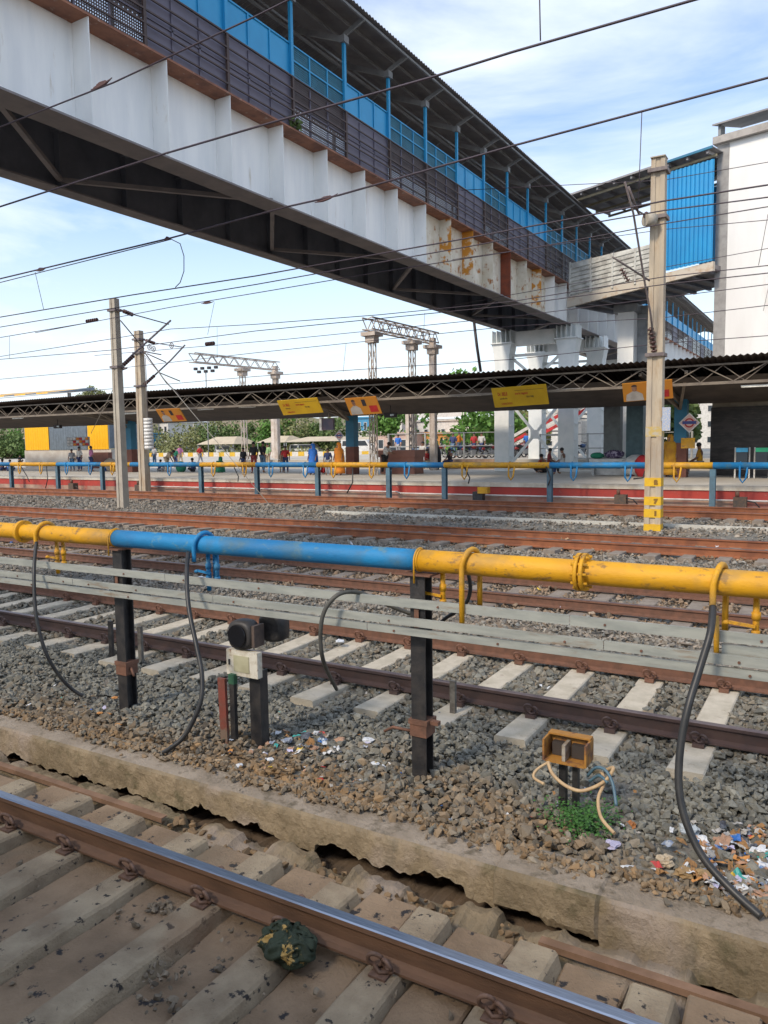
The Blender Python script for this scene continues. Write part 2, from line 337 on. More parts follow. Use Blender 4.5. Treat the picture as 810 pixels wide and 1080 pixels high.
rail(13.8,-44,8,'rusty rail right behind the underside of the big pipe, farther rail of the third track',rust,rail_top_d)
rail(19.3,-60,10,'low rusty rail of the fourth track nearer to the pipe',rust_br,rail_top_d)
rail(21.0,-60,10,'orange rusty rail of the fourth track standing before the foot of the tall mast',rust_br,rail_top_d)
rail(27.6,-80,12,'orange rusty rail crossing behind the tall concrete mast foot',rust_br,rail_top_d,zt=.1)
rail(29.3,-80,12,'farthest rusty rail running along the red platform wall',rust_br,rail_top_d,zt=.14)
# near track: raised sleepers and infill slabs
def rough_box(mb,x0,x1,y0,y1,z0,z1,n=8,j=.006,bev=.012,seed=1,sk=.02):
    r=random.Random(seed); rings=[]
    for i in range(n+1):
        y=y0+(y1-y0)*i/n
        a,b_=x0+r.uniform(-j,j),x1+r.uniform(-j,j); c=z1+r.uniform(-j,j)*.5
        rings.append([(a,y,z0),(b_+sk,y,z0),(b_,y,c-bev),(b_-bev,y,c),(a+bev,y,c),(a,y,c-bev)])
    mb.rings(rings,smooth=False); return mb
for i,x in enumerate(S1):
    mb=MB(); rough_box(mb,x-.115,x+.105,.95,3.80+.03*math.sin(i*2.3),-.46,-.172,10,.009,.016,seed=i,sk=.075)
    tag(mb.build('sleeper',trackcon,loc=(x,2.4,-.2)),'raised concrete sleeper under the nearest rail','sleeper','concrete sleepers of the nearest track')
for i,x in enumerate(S1[:-1]):
    xm0=x-NS1+.128; xm1=x-.15
    mb=MB(); rough_box(mb,xm0,xm1,.95,3.88+.05*math.sin(i*1.7),-.46,-.235-.012*(i%3),12,.012,.012,seed=40+i,sk=-.01)
    tag(mb.build('infill_slab',slabcon,loc=((xm0+xm1)/2,2.4,-.24)),'flat dusty concrete slab set between two sleepers of the nearest track','slab','infill slabs of the nearest track')
# near platform the photographer stands on
struct('near_platform',MB().box(-60,12,-6,.72,-.5,.84),plat)
struct('added_shade_canopy',MB().box(-60,12,-10,-2.0,4.7,4.8),roofm)  # unseen canopy behind the camera, added and sized to shade the nearest track
# trench with angle iron, broken kerb wall
mb=MB(); P=[]
for i in range(241):
    x=-10+i*.05; P.append([(x,3.7,-.40+.02*math.sin(x*7)),(x,3.95,-.42+.03*rnd(-1,1)),(x,4.15,-.43+.03*rnd(-1,1)),(x,4.66,-.44+.02*rnd(-1,1))])
mb.grid(P,False); struct('trench_floor',mb,dirt)
def fbm(x,s=1.):
    return (math.sin(x*1.7*s)+.6*math.sin(x*4.3*s+1)+.35*math.sin(x*9.1*s+2)+.25*math.sin(x*19.7*s+.5)+.15*math.sin(x*41*s))/2.3
def n3(x,y,z):
    from mathutils import noise as nn
    return nn.fractal(Vector((x,y,z)),.9,2.1,5)
CAV=[(onz(a,b,-.3)[0],w) for a,b,w in ((40,842,.07),(110,845,.05),(188,872,.13),(272,884,.16),(358,905,.17),(455,945,.20),(548,975,.13),(770,1010,.15),(-40,820,.1))]
def cav(x): return max([max(0,1-((x-c)/w)**2) for c,w in CAV])
mb=MB(); P=[]
blk=lambda x: (.03 if -1.75<x<-1.12 else 0)
for i in range(701):
    x=-10+i*.018
    zb=-.305+.012*fbm(x*1.4)+.03*n3(x*11,3,0)+cav(x)*.05; 
    if -4.2<x<-3.6 or -3.1<x<-1.95: zb+=.045
    if x>-1.1: zb=-.37+.02*fbm(x*3)
    row=[]
    for (y,z,a) in [(4.75,-.16,.0),(4.62,-.10,.02),(4.54,-.072,.014),(4.47,-.066,.008),(4.41,-.064,.007),(4.35,-.064,.007),(4.30,-.066,.008),(4.265,-.068,.009),(4.24,-.082,.011),(4.23,-.11,.008),(4.226,-.14,.007),(4.223,-.17,.007),(4.22,-.20,.008),(4.218,-.23,.009),(4.216,-.26,.010),(4.21,None,.012),(4.27,-9,.02),(4.62,-9,.02),(4.64,-.5,0)]:
        if z is None: zz=zb
        elif z==-9: zz=zb+.015
        else: zz=z
        if zz<zb and z!=-.5: zz=zb+(.001 if z!=-9 else .015)
        d=n3(x*4,y*4,zz*4)*a*.7+n3(x*14,y*14,zz*14)*a*1.1+n3(x*40,y*40,zz*40)*a*.6
        row.append((x,y-blk(x)*(z is not None and z>-.3)-d,zz+d*.4+ (blk(x)*.6 if zz>zb+.05 else 0)))
    P.append(row)
mb.grid(P,False)
nj_=len(P[0])-1
for fi in range(len(mb.f)): mb.mi[fi]=1 if fi%nj_<7 else 0
wtop=M('wall_top',(.36,.30,.235),.95,(.27,.22,.165),3.5,stain=(.16,.13,.09),sscale=9,slo=.52,shi=.66,bump=1.0,bscale=45)
tag(mb.build('kerb_wall',[old_con,wtop],loc=(-2,4.35,-.4)),'long cracked low concrete wall beside the nearest track, undermined at its foot','wall')
mb=MB(); P=[]
for i in range(601):
    x=-10+i*.02
    h_=-.302+.03*fbm(x*2.3+5)+.03*n3(x*9,0,0)-.085*cav(x)**.5
    pass
    P.append([(x,3.90+.02*n3(x*6,5,0),-.43),(x,3.96+.03*n3(x*5,1,0),h_-.045),(x,4.06+.03*n3(x*5,1,0),h_-.02),(x,4.12,h_+.01*n3(x*14,2,0)),(x,4.2+.02*n3(x*6,3,0),h_-.012),(x,4.22,-.44)])
mb.grid(P,False); tag(mb.build('broken_footing',old_con,loc=(-2,4.1,-.4)),'broken concrete footing strip below the cracked low wall','footing')
for a,b_,lab in ((-10,-4.35,'thin rusty angle iron lying in the gap left of the wall crack'),(-1.38,4,'thin rusty angle iron lying under the wall at the lower right')):
    mb=MB().prism([(3.97,-.262),(3.97,-.30),(3.978,-.30),(3.978,-.27),(4.03,-.27),(4.03,-.262)],a,b_); mb.build
    tag(mb.build('angle_iron',M('angle_rust',(.25,.15,.095),.8,(.17,.10,.06),5),loc=(a,4,-.3)),lab,'angle iron')
# second, third, fourth, fifth track sleepers
def sleeper_proto(y0,y1,zt,mat,label,group,x,w=.30):
    mb=MB(); n=6; rings=[]
    for i in range(n+1):
        t=i/n; y=y0+(y1-y0)*t; d=.03*math.sin(math.pi*t); ww=w/2-.012*math.sin(math.pi*t)
        rings.append([(x-ww-.02,y,zt-.2),(x+ww+.02,y,zt-.2),(x+ww,y,zt-.012-d),(x+ww-.012,y,zt-d),(x-ww+.012,y,zt-d),(x-ww,y,zt-.012-d)])
    mb.rings(rings,smooth=False); return tag(mb.build('sleeper',mat,loc=(x,(y0+y1)/2,zt)),label,'sleeper',group)
con3=M('brown_sleeper',(.27,.23,.19),.9,(.20,.165,.135),5,bump=.3)
con_pale=M('pale_sleeper',(.53,.475,.38),.9,(.42,.375,.29),5,stain=(.28,.22,.17),sscale=9,slo=.6,shi=.72,bump=.35,bscale=60)
def run_sleepers(y0,y1,zt,mat,label,group,xs):
    p0=sleeper_proto(y0,y1,zt,mat,label,group,xs[0])
    for x in xs[1:]:
        q=p0.copy(); COL.objects.link(q); q.location=(x,(y0+y1)/2+rnd(-.02,.02),zt+rnd(-.008,.004)); q.rotation_euler[2]=rnd(-.012,.012)
run_sleepers(6.53,9.76,-.18,con_pale,'pale concrete sleeper under the dark rails of the second track','sleepers of the second track',[x for x in s2x if x>-21])
run_sleepers(11.3,14.55,-.18,con3,'brownish concrete sleeper of the third track, behind the big pipe','sleepers of the third track',[-.4-SL3*k for k in range(-2,32)])
run_sleepers(18.5,21.8,-.17,con3,'dusty concrete sleeper of the fourth track','sleepers of the fourth track',[1-.8*k for k in range(44)])
run_sleepers(26.8,30.1,-.07,con3,'dusty concrete sleeper of the fifth track','sleepers of the fifth track',[1-.8*k for k in range(58)])
struct('cable_trough',MB().box(-17,6,24.3,24.43,-.2,-.02),M('pale_trough',(.55,.53,.47),.9))
# ------------------------------------------------------------------ watering pipe with posts
def hpost(mb,x,y,z0,z1,w=.12,d=.14,tk=.012):
    mb.box(x-w/2,x+w/2,y-d/2,y-d/2+tk,z0,z1); mb.box(x-w/2,x+w/2,y+d/2-tk,y+d/2,z0,z1); mb.box(x-tk/2,x+tk/2,y-d/2+tk,y+d/2-tk,z0,z1)
PX=[-9.84,-6.33,-2.86,.62]
PY,PZ,PR=5.4,1.612,.087
pt=thing('water_pipe','big yellow and blue carriage watering pipe crossing the foreground on black posts','pipe',(-2.86,PY,PZ))
segs=[(-14,-6.40,yel,'yellow'),(-6.40,-2.86,blu,'blue'),(-2.86,5,yel,'yellow')]
for a,b_,mm,cn in segs:
    n=max(2,int((b_-a)/.25)); o=MB().tube([(a+(b_-a)*i/n,PY,PZ) for i in range(n+1)],PR,28).build('pipe_section',mm,pt); o['label']=cn+' section of the watering pipe'
for x in (-6.40,-2.86):
    MB().tube([(x-.012,PY,PZ),(x+.012,PY,PZ)],PR+.006,28).build('weld_ring',yel,pt)
    mb=MB().box(x-.11,x+.13,PY-.10,PY+.10,PZ-PR-.026,PZ-PR-.012); mb.build('saddle_plate',rust,pt)
    th=[math.pi*(k/12) for k in range(13)]
    MB().tube([(x-.01,PY-.097,PZ-.17)]+[(x-.01,PY-math.cos(t)*.097,PZ+math.sin(t)*.097) for t in th]+[(x-.01,PY+.097,PZ-.17)],.008,6).build('u_bolt',yel,pt)
fl=MB()
for dx in (-.02,.02): fl.tube([(-1.56+dx-.014,PY,PZ),(-1.56+dx+.014,PY,PZ)],.136,30)
flo=fl.build('flange',yel,pt)
for k in range(10):
    a=2*math.pi*k/10; c=(PY+math.cos(a)*.114,PZ+math.sin(a)*.114)
    MB().tube([(-1.56-.055,*c),(-1.56+.06,*c)],.012,6).build('bolt',yel,flo)
fl=MB().tube([(-7.95,PY,PZ),(-7.90,PY,PZ)],.125,26); fl.build('flange',yel,pt)
def hoop(x,mm,zlow):   # small pipe looping over the main from the back and hanging in front
    th=[math.pi*k/10 for k in range(11)]
    p=[(x+.05,PY+.112,PZ-.35),(x+.05,PY+.112,PZ)]+[(x+.05*math.cos(t/2)*1,PY+math.cos(t)*.112,PZ+.0+math.sin(t)*.115) for t in th]+[(x,PY-.113,PZ-.1),(x,PY-.115,zlow)]
    return MB().tube(p,.021,10).build('outlet_hoop',mm,pt)
hoop(-7.56,yel,PZ-.13); hoop(-5.21,blu,PZ-.15); hoop(-2.45,yel,1.13); hoop(-.68,yel,PZ-.22)
MB().tube([(-.655,PY-.12,PZ-.2),(-.65,PY-.12,1.12)],.017,8).build('outlet_drop',yel,pt)
for x,mm in ((-7.40,yel),(-5.15,blu),(-2.70,yel),(-.44,yel)):
    mb=MB()
    for dx in (-.055,.055) if x not in(-2.70,-.44) else (0,):
        mb.tube([(x+dx,PY+.07,PZ-.08),(x+dx,PY+.07,1.20+dx*.8)],.021,10); mb.tube([(x+dx,PY+.07,1.42),(x+dx,PY+.07,1.37)],.029,10); mb.tube([(x+dx,PY+.07,1.30),(x+dx,PY+.07,1.27)],.028,10)
    o=mb.build('tap_pipe',mm,pt)
    hm=MB().bar((x-.0,PY+.04,1.33),(x-.16,PY+.04,1.345),.02,.02); hm.tube([(x-.16,PY+.04,1.345),(x-.20,PY+.04,1.335)],.016,8); hm.build('tap_handle',mm,o)
posts=[]
plab={-9.84:'black steel pipe post at the far left end of the pipe, out past the left hoses',-6.33:'black steel post carrying the joint of the yellow and blue pipe on the left',-2.86:'black steel post in the middle carrying the joint of the blue and yellow pipe',.62:'black steel pipe post beyond the right edge of the photo'}
for x in (-6.33,-2.86):
    t=thing('pipe_post',plab[x],'post',(x,PY,-.25),'black posts carrying the watering pipe')
    mb=MB(); hpost(mb,x,PY,-.35,PZ-PR-.03,.13,.13); mb.build('shaft',black,t)
    c=MB(); zc=.30 if x<-5 else .285
    c.box(x-.085,x+.085,PY-.085,PY+.085,zc,zc+.04); c.box(x-.075,x+.075,PY-.078,PY+.078,zc-.10,zc-.003); c.build('clamp',rust,t)
    c=MB().tube([(x+.08,PY-.02,zc-.02),(x+.15,PY-.04,zc-.10)] if x<-5 else [(x-.07,PY-.03,zc-.08),(x-.25,PY-.05,zc-.07),(x-.33,PY-.05,zc-.12)],.013,7); c.build('clamp_bolt',rust,t)
    if x>-5: MB().box(x+.085,x+.16,PY-.04,PY+.01,zc+.005,zc+.035).build('clamp_lug',rust,t)
for (px_,pb_,pt_),lab in (((118,690,655),'short black steel stub left of the left pipe post'),((149,697,661),'short pale weathered stake right of the left pipe post'),((478,752,718),'short grey stake right of the middle pipe post')):
    c=onz(px_,pb_,-.2); zt_=ony(px_,pt_,c[1])[2]
    mb=MB().box(c[0]-.03,c[0]+.03,c[1]-.02,c[1]+.02,-.4,zt_); tag(mb.build('stake',M('stake_grey',(.16,.15,.13),.8,(.08,.07,.06),14) if 'black' not in lab else black,loc=(c[0],c[1],-.25)),lab,'stake')
# galvanised cable trunking in front of the posts
tt=thing('cable_trunking','grey galvanised steel channels running along in front of the pipe posts','cable trunking',(-2.8,5.2,1.1))
def chan(y,z0,z1,dp,x0,x1,name,par):
    mb=MB(); mb.box(x0,x1,y,y+.004,z0,z1); mb.box(x0,x1,y+.004,y+dp,z1-.004,z1); mb.box(x0,x1,y+.004,y+dp,z0,z0+.004); return mb.build(name,gal,par)
for (y,z0,z1,dp,cuts) in ((5.30,1.240,1.312,.025,[-14,-5.62,-1.62,4]),(5.19,1.122,1.185,.03,[-14,-6.85,-4.9,-1.35,4]),(5.20,1.045,1.102,.03,[-14,-6.28,-3.25,-.2,4])):
    for a,b_ in zip(cuts,cuts[1:]):
        o=chan(y+.0015*random.random(),z0+rnd(-.002,.002),z1,dp,a+.003,b_-.003,'channel',tt)
        k=a+.25
        while k<b_:
            if random.random()<.7: MB().tube([(k,y-.008,(z0+z1)/2-.005),(k,y+.002,(z0+z1)/2-.005)],.009,8).build('bolt',rust,o)
            k+=rnd(.5,1.1)
for x in (-6.33,-2.86):
    MB().box(x-.02,x+.02,5.315,5.325,1.05,1.3).build('bracket',rust,tt)
MB().box(-.62,-.30,5.28,5.34,1.10,1.225).build('joint_box',gal,tt)
# hoses
def hose(pts,r,label,mat=rubber,name='hose'):
    # smooth through control points
    P=[Vector(p) for p in pts]; o=[]
    for i in range(len(P)-1):
        p0=P[max(i-1,0)];p1=P[i];p2=P[i+1];p3=P[min(i+2,len(P)-1)]
        for k in range(8):
            t=k/8; o.append(.5*((2*p1)+(-p0+p2)*t+(2*p0-5*p1+4*p2-p3)*t*t+(-p0+3*p1-3*p2+p3)*t**3))
    o.append(P[-1]); return tag(MB().tube(o,r,10).build(name,mat,loc=P[0]),label,'hose')
def hp(lst): return [tuple(ony(x,y,Y)) for x,y,Y in lst]
hose(hp([(38.5,572,5.25),(36,600,5.1),(37,640,5.0),(42,668,4.98),(50,692,5.0),(62,712,5.08),(75,726,5.18),(87,734,5.26)]),.019,'black hose hanging in front of the yellow pipe at the far left')
hose(hp([(198.5,583,5.25),(197,605,5.1),(199,640,4.95),(207,680,4.85),(213,712,4.78),(211,742,4.7),(196,774,4.6),(180,789,4.52),(162,800,4.47)]),.020,'black hose hanging from the blue pipe and curving left along the ground')
hose(hp([(450,650,5.75),(430,646,5.7),(400,634,5.55),(378,625,5.3),(357,627,5.12),(342,645,5.05),(338,672,5.05),(342,700,5.2),(355,727,6.2)]),.018,'dusty grey hose looped over the trunking left of the middle post',rubber_g)
hose(hp([(752,640,5.2),(749,668,5.05),(738,705,4.95),(726,745,4.82),(718,785,4.75),(716,830,4.68),(724,868,4.62),(742,905,4.56),(770,937,4.5),(803,967,4.42)]),.023,'thick black hose hanging at the right and lying over the litter')
hose(hp([(494,605,5.6),(496,622,5.62),(490,638,5.65),(470,652,5.7),(462,660,5.72)]),.016,'short black hose curling behind the yellow hoop near the middle post')
# ------------------------------------------------------------------ dwarf signal
sx,sy=-4.60,5.32
t=thing('dwarf_signal','squat black two lamp shunting signal on a short post beside the second track','signal',(sx+.06,sy,-.25))
mb=MB(); mb.box(sx+.0,sx+.125,sy-.01,sy+.002,-.3,.50); mb.box(sx+.113,sx+.125,sy+.002,sy+.10,-.3,.50); mb.box(sx+.0,sx+.012,sy+.002,sy+.10,-.3,.50); mb.build('post',black,t)
def lamp(x,y,z,name,par,tilt=0):
    mb=MB(); R_=.132
    ring=lambda yy,r,sq: [(x+r*math.copysign(abs(math.cos(a))**sq,math.cos(a))*1.0,yy,z+r*math.copysign(abs(math.sin(a))**sq,math.sin(a))) for a in [2*math.pi*k/20 for k in range(20)]]
    mb.rings([ring(y-.07,R_*.8,.8),ring(y-.06,R_*.97,.65),ring(y-.0,R_*1.03,.6),ring(y+.07,R_,.6),ring(y+.09,R_*.8,.7)])
    o=mb.build(name,black,par); return o
grub=M('grimy_metal',(.10,.07,.055),.7,(.06,.045,.04),12)
l1=lamp(sx-.045,sy-.02,.83,'lamp_head',t); MB().rings([[(sx-.05+.10*math.cos(a),yy,.83+.10*math.sin(a)) for a in [2*math.pi*k/20 for k in range(20)]] for yy in (sy-.112,sy-.092)]).build('lens',M('black_glass',(.01,.01,.012),.12),l1)
MB().box(sx+.094,sx+.125,sy-.07,sy+.07,.73,.93).build('hinge_side',grub,l1)
l2=lamp(sx+.13,sy+.20,.87,'lamp_head',t)
mb=MB().box(sx-.20,sx+.165,sy-.085,sy-.02,.455,.69); bx_=mb.build('indicator_box',M('white_case',(.58,.55,.47),.6,(.42,.37,.28),14,stain=(.18,.10,.06),sscale=11,slo=.62,shi=.7),t)
MB().box(sx-.11,sx+.07,sy-.092,sy-.0855,.495,.645).build('window',M('dull_window',(.42,.40,.27),.35,(.34,.32,.21),6),bx_)
MB().box(sx-.17,sx-.155,sy-.095,sy-.086,.55,.60).build('latch',black,bx_)
# stakes beside the signal
t=thing('marker_stake','pair of short stakes with peeling red and green paint left of the dwarf signal','stake',(-4.77,5.2,-.2))
mb=MB(); mb.hexa([(-4.83,5.16,-.3),(-4.75,5.16,-.3),(-4.75,5.19,-.3),(-4.83,5.19,-.3),(-4.85,5.16,.43),(-4.765,5.16,.43),(-4.765,5.19,.43),(-4.85,5.19,.43)]); mb.build('red_stake',M('peel_red',(.19,.045,.03),.7,(.14,.045,.03),6,stain=(.16,.11,.08),sscale=5,slo=.5,shi=.6),t)
MB().box(-4.745,-4.69,5.2,5.24,-.3,.38).build('black_stake',black,t); MB().box(-4.75,-4.685,5.195,5.245,.38,.47).build('green_cap',M('green_paint',(.04,.13,.07),.6),t)
# yellow junction box on post with cables
bx,by=-1.65,5.42
t=thing('junction_box','rusty yellow open junction box on a black stub with cables hanging out','junction box',(bx,by,-.2))
jy=M('box_yellow',(.36,.17,.03),.65,(.27,.12,.03),9,stain=(.13,.06,.035),sscale=9,slo=.50,shi=.62)
mb=MB(); mb.box(bx-.07,bx-.02,by-.03,by+.03,-.3,.203); mb.box(bx+.03,bx+.07,by-.03,by+.03,-.3,.203); mb.build('stub_post',black,t)
zb_=.205
case=MB(); case.box(bx-.17,bx-.155,by-.11,by+.08,zb_+.005,.37); case.box(bx+.14,bx+.155,by-.11,by+.08,zb_+.005,.37); case.box(bx-.154,bx+.139,by-.11,by+.08,zb_,zb_+.014); case.box(bx-.154,bx+.139,by+.06,by+.08,zb_+.015,.36); case.box(bx-.165,bx+.15,by+.01,by+.085,.371,.383); cs=case.build('case',jy,t)
MB().box(bx-.03,bx-.005,by-.09,by+.055,.221,.34).build('divider',M('divider_grey',(.33,.30,.25),.8,(.2,.15,.1),20),cs)
for q0,q1 in ((-.13,-.045),(.015,.11)): MB().box(bx+q0,bx+q1,by+.0,by+.05,.222,.32).build('terminal_block',M('terminal_dark',(.05,.04,.035),.7),cs)
beige=M('beige_cable',(.50,.36,.20),.6,(.40,.27,.15),9)
def cable(pts,r,mat,par,nm='cable'):
    P=[Vector(ony(x,y,Y)) for x,y,Y in pts]; o=[]
    for i in range(len(P)-1):
        p0=P[max(i-1,0)];p1=P[i];p2=P[i+1];p3=P[min(i+2,len(P)-1)]
        for k in range(6):
            q=k/6; o.append(.5*((2*p1)+(-p0+p2)*q+(2*p0-5*p1+4*p2-p3)*q*q+(-p0+3*p1-3*p2+p3)*q**3))
    o.append(P[-1]); return MB().tube(o,r,8).build(nm,mat,par)
cable([(578,803,5.28),(582,815,5.24),(594,827,5.2),(610,834,5.18),(625,831,5.2),(640,822,5.22),(647,810,5.25),(640,812,5.3)],.013,beige,t)
cable([(578,804,5.28),(566,812,5.2),(563,820,5.15),(574,827,5.1)],.010,beige,t)
cable([(625,814,5.3),(634,814,5.28),(637,826,5.24),(631,842,5.15),(634,862,5.05),(648,879,4.95)],.012,beige,t)
bcab=M('blue_cable',(.08,.15,.20),.5,(.06,.12,.16),9)
cable([(620,818,5.3),(628,810,5.25),(638,812,5.22),(646,826,5.18),(650,850,5.1)],.011,bcab,t); cable([(622,824,5.3),(632,818,5.25),(641,826,5.2)],.011,bcab,t)
# ------------------------------------------------------------------ bridge
BX=-13.0; FX=-16.9; Y0,Y1=-4.,104.
br=thing('footbridge','long white plate girder footbridge with blue panels and roof crossing over the tracks','footbridge',(-15,20,8.7))
def girder(Xout,Xin,name,outm):
    s=1 if Xout>Xin else -1
    g=MB(); wx=Xin+(.0)
    g.box(wx-.012,wx+.012,Y0,Y1,8.73,10.97); return g.build(name,outm,br)
web=MB().box(-13.50,-13.48,Y0,25.21,8.915,10.96).build('girder_web',white,br)
web=MB().box(-13.50,-13.48,25.21,39.56,8.915,10.96).build('girder_web',white_r,br); web['label']='rust streaked stretch of the girder web'
web=MB().box(-13.50,-13.48,39.56,Y1,8.915,10.96).build('girder_web',white,br)
MB().box(-13.45,-13.216,Y0,Y1,8.915,8.92).build
MB().box(-13.66,-12.98,Y0,Y1,8.87,8.912).build('bottom_flange',under,br)
MB().box(-13.66,-12.96,Y0,Y1,10.963,11.01).build('top_flange',flange,br)
MB().box(-17.14,-16.66,Y0,Y1,8.87,8.912).build('bottom_flange',under,br)
MB().box(-16.915,-16.895,Y0,Y1,8.915,10.96).build('girder_web',inner,br)
MB().box(-17.14,-16.66,Y0,Y1,10.963,11.01).build('top_flange',flange,br)
MB().box(-13.517,-13.503,Y0,Y1,8.915,10.96).build('web_lining',inner,br)
k=-3; SP=2.05
while True:
    y=10.86+SP*k; k+=1
    if y>Y1: break
    mm=white; wl=None
    if 26<y<39.5:
        mm={0:white_r,1:white_r,2:rust_or,3:rust_or,4:white_r,5:rust_red,6:white_r,7:rust_or}[int(round((y-23.2)/SP))%8]
    o=MB().box(-13.477,-12.99,y-.009,y+.009,8.915,10.96).build('stiffener',mm,br)
    if mm in (rust_or,rust_red): o['label']='stiffener streaked with orange rust' if mm is rust_or else 'stiffener covered in red rust'
    if y<62:
        MB().box(-16.89,-16.70,y-.009,y+.009,8.915,10.6).build('inner_stiffener',inner,br)
        MB().box(-13.66,-13.52,y-.009,y+.009,8.915,10.6).build('inner_stiffener',inner,br)
        MB().box(-16.89,-13.52,y-.10,y+.10,10.25,10.60).build('cross_beam',inner,br)
MB().box(-16.88,-13.52,Y0,Y1,10.605,10.80).build('deck',inner,br)
yb=8.8; q=0
while yb<60:
    a=(-13.4,yb,9.08) if q%2==0 else (-16.7,yb,9.08); b_=(-16.7,yb+4.1,9.08) if q%2==0 else (-13.4,yb+4.1,9.08)
    MB().bar(a,b_,.12,.10).build('wind_brace',under,br); yb+=4.1; q+=1
# railing, panels, posts, roof
PSP=2.6; kp=[17.55+PSP*i for i in range(-6,14)]
solid_starts=[12.3,14.9,20.15,27.95,33.15,35.75]
far_posts=[17.55+PSP*i for i in range(14,34)]
def near(v,L_): return any(abs(v-q)<.7 for q in L_)
for i,y in enumerate(kp+far_posts):
    MB().box(-13.06,-13.0,y-.04,y+.04,11.012,12.40).build('railing_post',brownr,br)
    MB().box(-13.10,-13.02,y-.055,y+.055,12.42,14.32).build('roof_post',bluep,br)
    if y<70:
        mb=MB(); mb.box(-13.16,-12.96,y-.13,y+.13,14.32,14.52); mb.build('post_head',steelg,br)
        mb=MB(); mb.bar((-13.05,y,14.55),(-12.35,y,14.83),.07,.12); mb.bar((-13.1,y,14.45),(-15.0,y,15.25),.08,.16); mb.bar((-16.95,y,14.45),(-15.0,y,15.25),.08,.16); mb.bar((-13.05,y,13.75),(-14.4,y,14.9),.05,.05); mb.build('rafter',steelg,br)
        MB().box(-17.0,-16.92,y-.05,y+.05,11.012,14.5).build('back_post',steelg,br)
for z in (11.22,11.50,11.78,12.06,12.38):
    MB().box(-13.03,-12.995,kp[0],46.2 if z<12.3 else 46.2,z-.018,z+.018).build('rail_tube',brownr,br)
MB().box(-13.03,-12.995,54,Y1,12.36,12.4).build('rail_tube',brownr,br)
for z in (11.5,11.9): MB().box(-13.03,-12.995,54,Y1,z-.02,z+.02).build('rail_tube',brownr,br)
for y in kp+far_posts[:-1]:
    s=near(y,solid_starts) or y>46 and int(y/2.6)%3==0
    MB().box(-13.115,-13.105,y+.0,y+PSP-.003,11.06,12.405).build('lower_panel',purple if s else brownmesh,br)
    MB().box(-13.113,-13.103,y+.0,y+PSP-.003,12.43,13.26).build('upper_panel',bluep if s or y>46 else bluemesh,br)
    if y<46:
        fr=MB()
        for yy in (y+PSP*.33,y+PSP*.66): fr.box(-13.095,-13.07,yy-.022,yy+.022,12.44,13.25)
        for zz in (12.45,12.86,13.25): fr.box(-13.094,-13.071,y+.06,y+PSP-.06,zz-.02,zz+.02) if not s or zz!=12.86 else 0
        fr.build('panel_frame',bluep,br)
        fr=MB()
        for yy in (y+PSP*.33,y+PSP*.66): fr.box(-13.10,-13.075,yy-.025,yy+.025,11.06,12.35)
        fr.box(-13.10,-13.075,y+.04,y+PSP-.04,11.68,11.72)
        fr.build('lower_frame',purple,br)
MB().box(-17.0,-16.96,Y0,Y1,11.02,13.0).build('back_panel',purple,br)
mb=MB(); P=[]; yv=Y0; k=0
while yv<Y1:
    dz=.028*(1 if k%2 else -1); P.append([(-12.18,yv,14.90+dz),(-13.6,yv,15.27+dz),(-15.0,yv,15.62+dz),(-16.4,yv,15.27+dz),(-17.85,yv,14.90+dz)]); yv+=.085 if yv<62 else .4; k+=1
mb.grid(P,False); mb.build('roof',roofm,br)
for x,z in ((-12.35,14.84),(-13.1,15.03),(-14.0,15.27),(-16.0,15.27),(-17.5,14.88)): MB().box(x-.03,x+.03,Y0,Y1,z-.05,z+.02).build('purlin',steelg,br)
MB().tube([(-14.6,Y0,14.9),(-14.6,60,14.9)],.05,6).build('conduit',steelg,br)
# bridge piers
def bent(y,label,top=8.86,xs=(-13.2,-17.0),brace=True):
    t=thing('bridge_pier',label,'pier',(-15.1,y,.78),'pale steel piers under the footbridge')
    for x in xs:
        w=.44
        c=MB(); ring=lambda hw,z: [(x-hw,y-w,z),(x+hw,y-w,z),(x+hw,y+w,z),(x-hw,y+w,z)]
        c.rings([ring(w,.79),ring(w,7.0),ring(w+.03,7.45),ring(w+.16,8.1)],smooth=False); c.build('column',colw,t)
        MB().box(x-.66,x+.66,y-.55,y+.55,8.103,8.17).build('cap_plate',colw,t)
        c=MB(); 
        for dx in (-.55,-.28,0,.28,.55): c.box(x+dx-.02,x+dx+.02,y-.5,y+.5,8.172,top)
        c.build('bearing_stiffener',colw,t)
        c=MB()
        for z in [1.6+.9*i for i in range(6)]: c.box(x+w+.001,x+w+.06,y-.3,y+.3,z,z+.06)
        c.build('rung',colw,t)
    c=MB().box(min(xs)+.75,max(xs)-.75,y-.2,y+.2,7.95,8.75); c.build('cross_beam',colw,t)
    if brace:
        x0,x1=min(xs)+.45,max(xs)-.45
        for z0,z1 in ((1.2,4.6),(4.8,7.3)):
            MB().bar((x0,y-.12,z0),(x1,y-.12,z1),.16,.05,(0,1,0)).build('diagonal',colw,t); MB().bar((x0,y+.1,z1),(x1,y+.1,z0),.16,.05,(0,1,0)).build('diagonal',colw,t)
        MB().box(x0,x1,y-.06,y+.06,4.63,4.77).build('strut',colw,t)
        MB().box(x0,x1,y-.06,y+.06,7.35,7.5).build('strut',colw,t)
        MB().box((x0+x1)/2-.25,(x0+x1)/2+.25,y-.16,y-.147,2.65,3.15).build('gusset',colw,t)
    return t
bent(42.7,'nearest pale steel bridge pier standing on the far platform with cross bracing')
bent(48.4,'second pale steel bridge pier, right behind the nearest one')
bent(62,'third bridge pier behind the corridor columns',brace=False); bent(80,'fourth bridge pier far behind the corridor',brace=False)
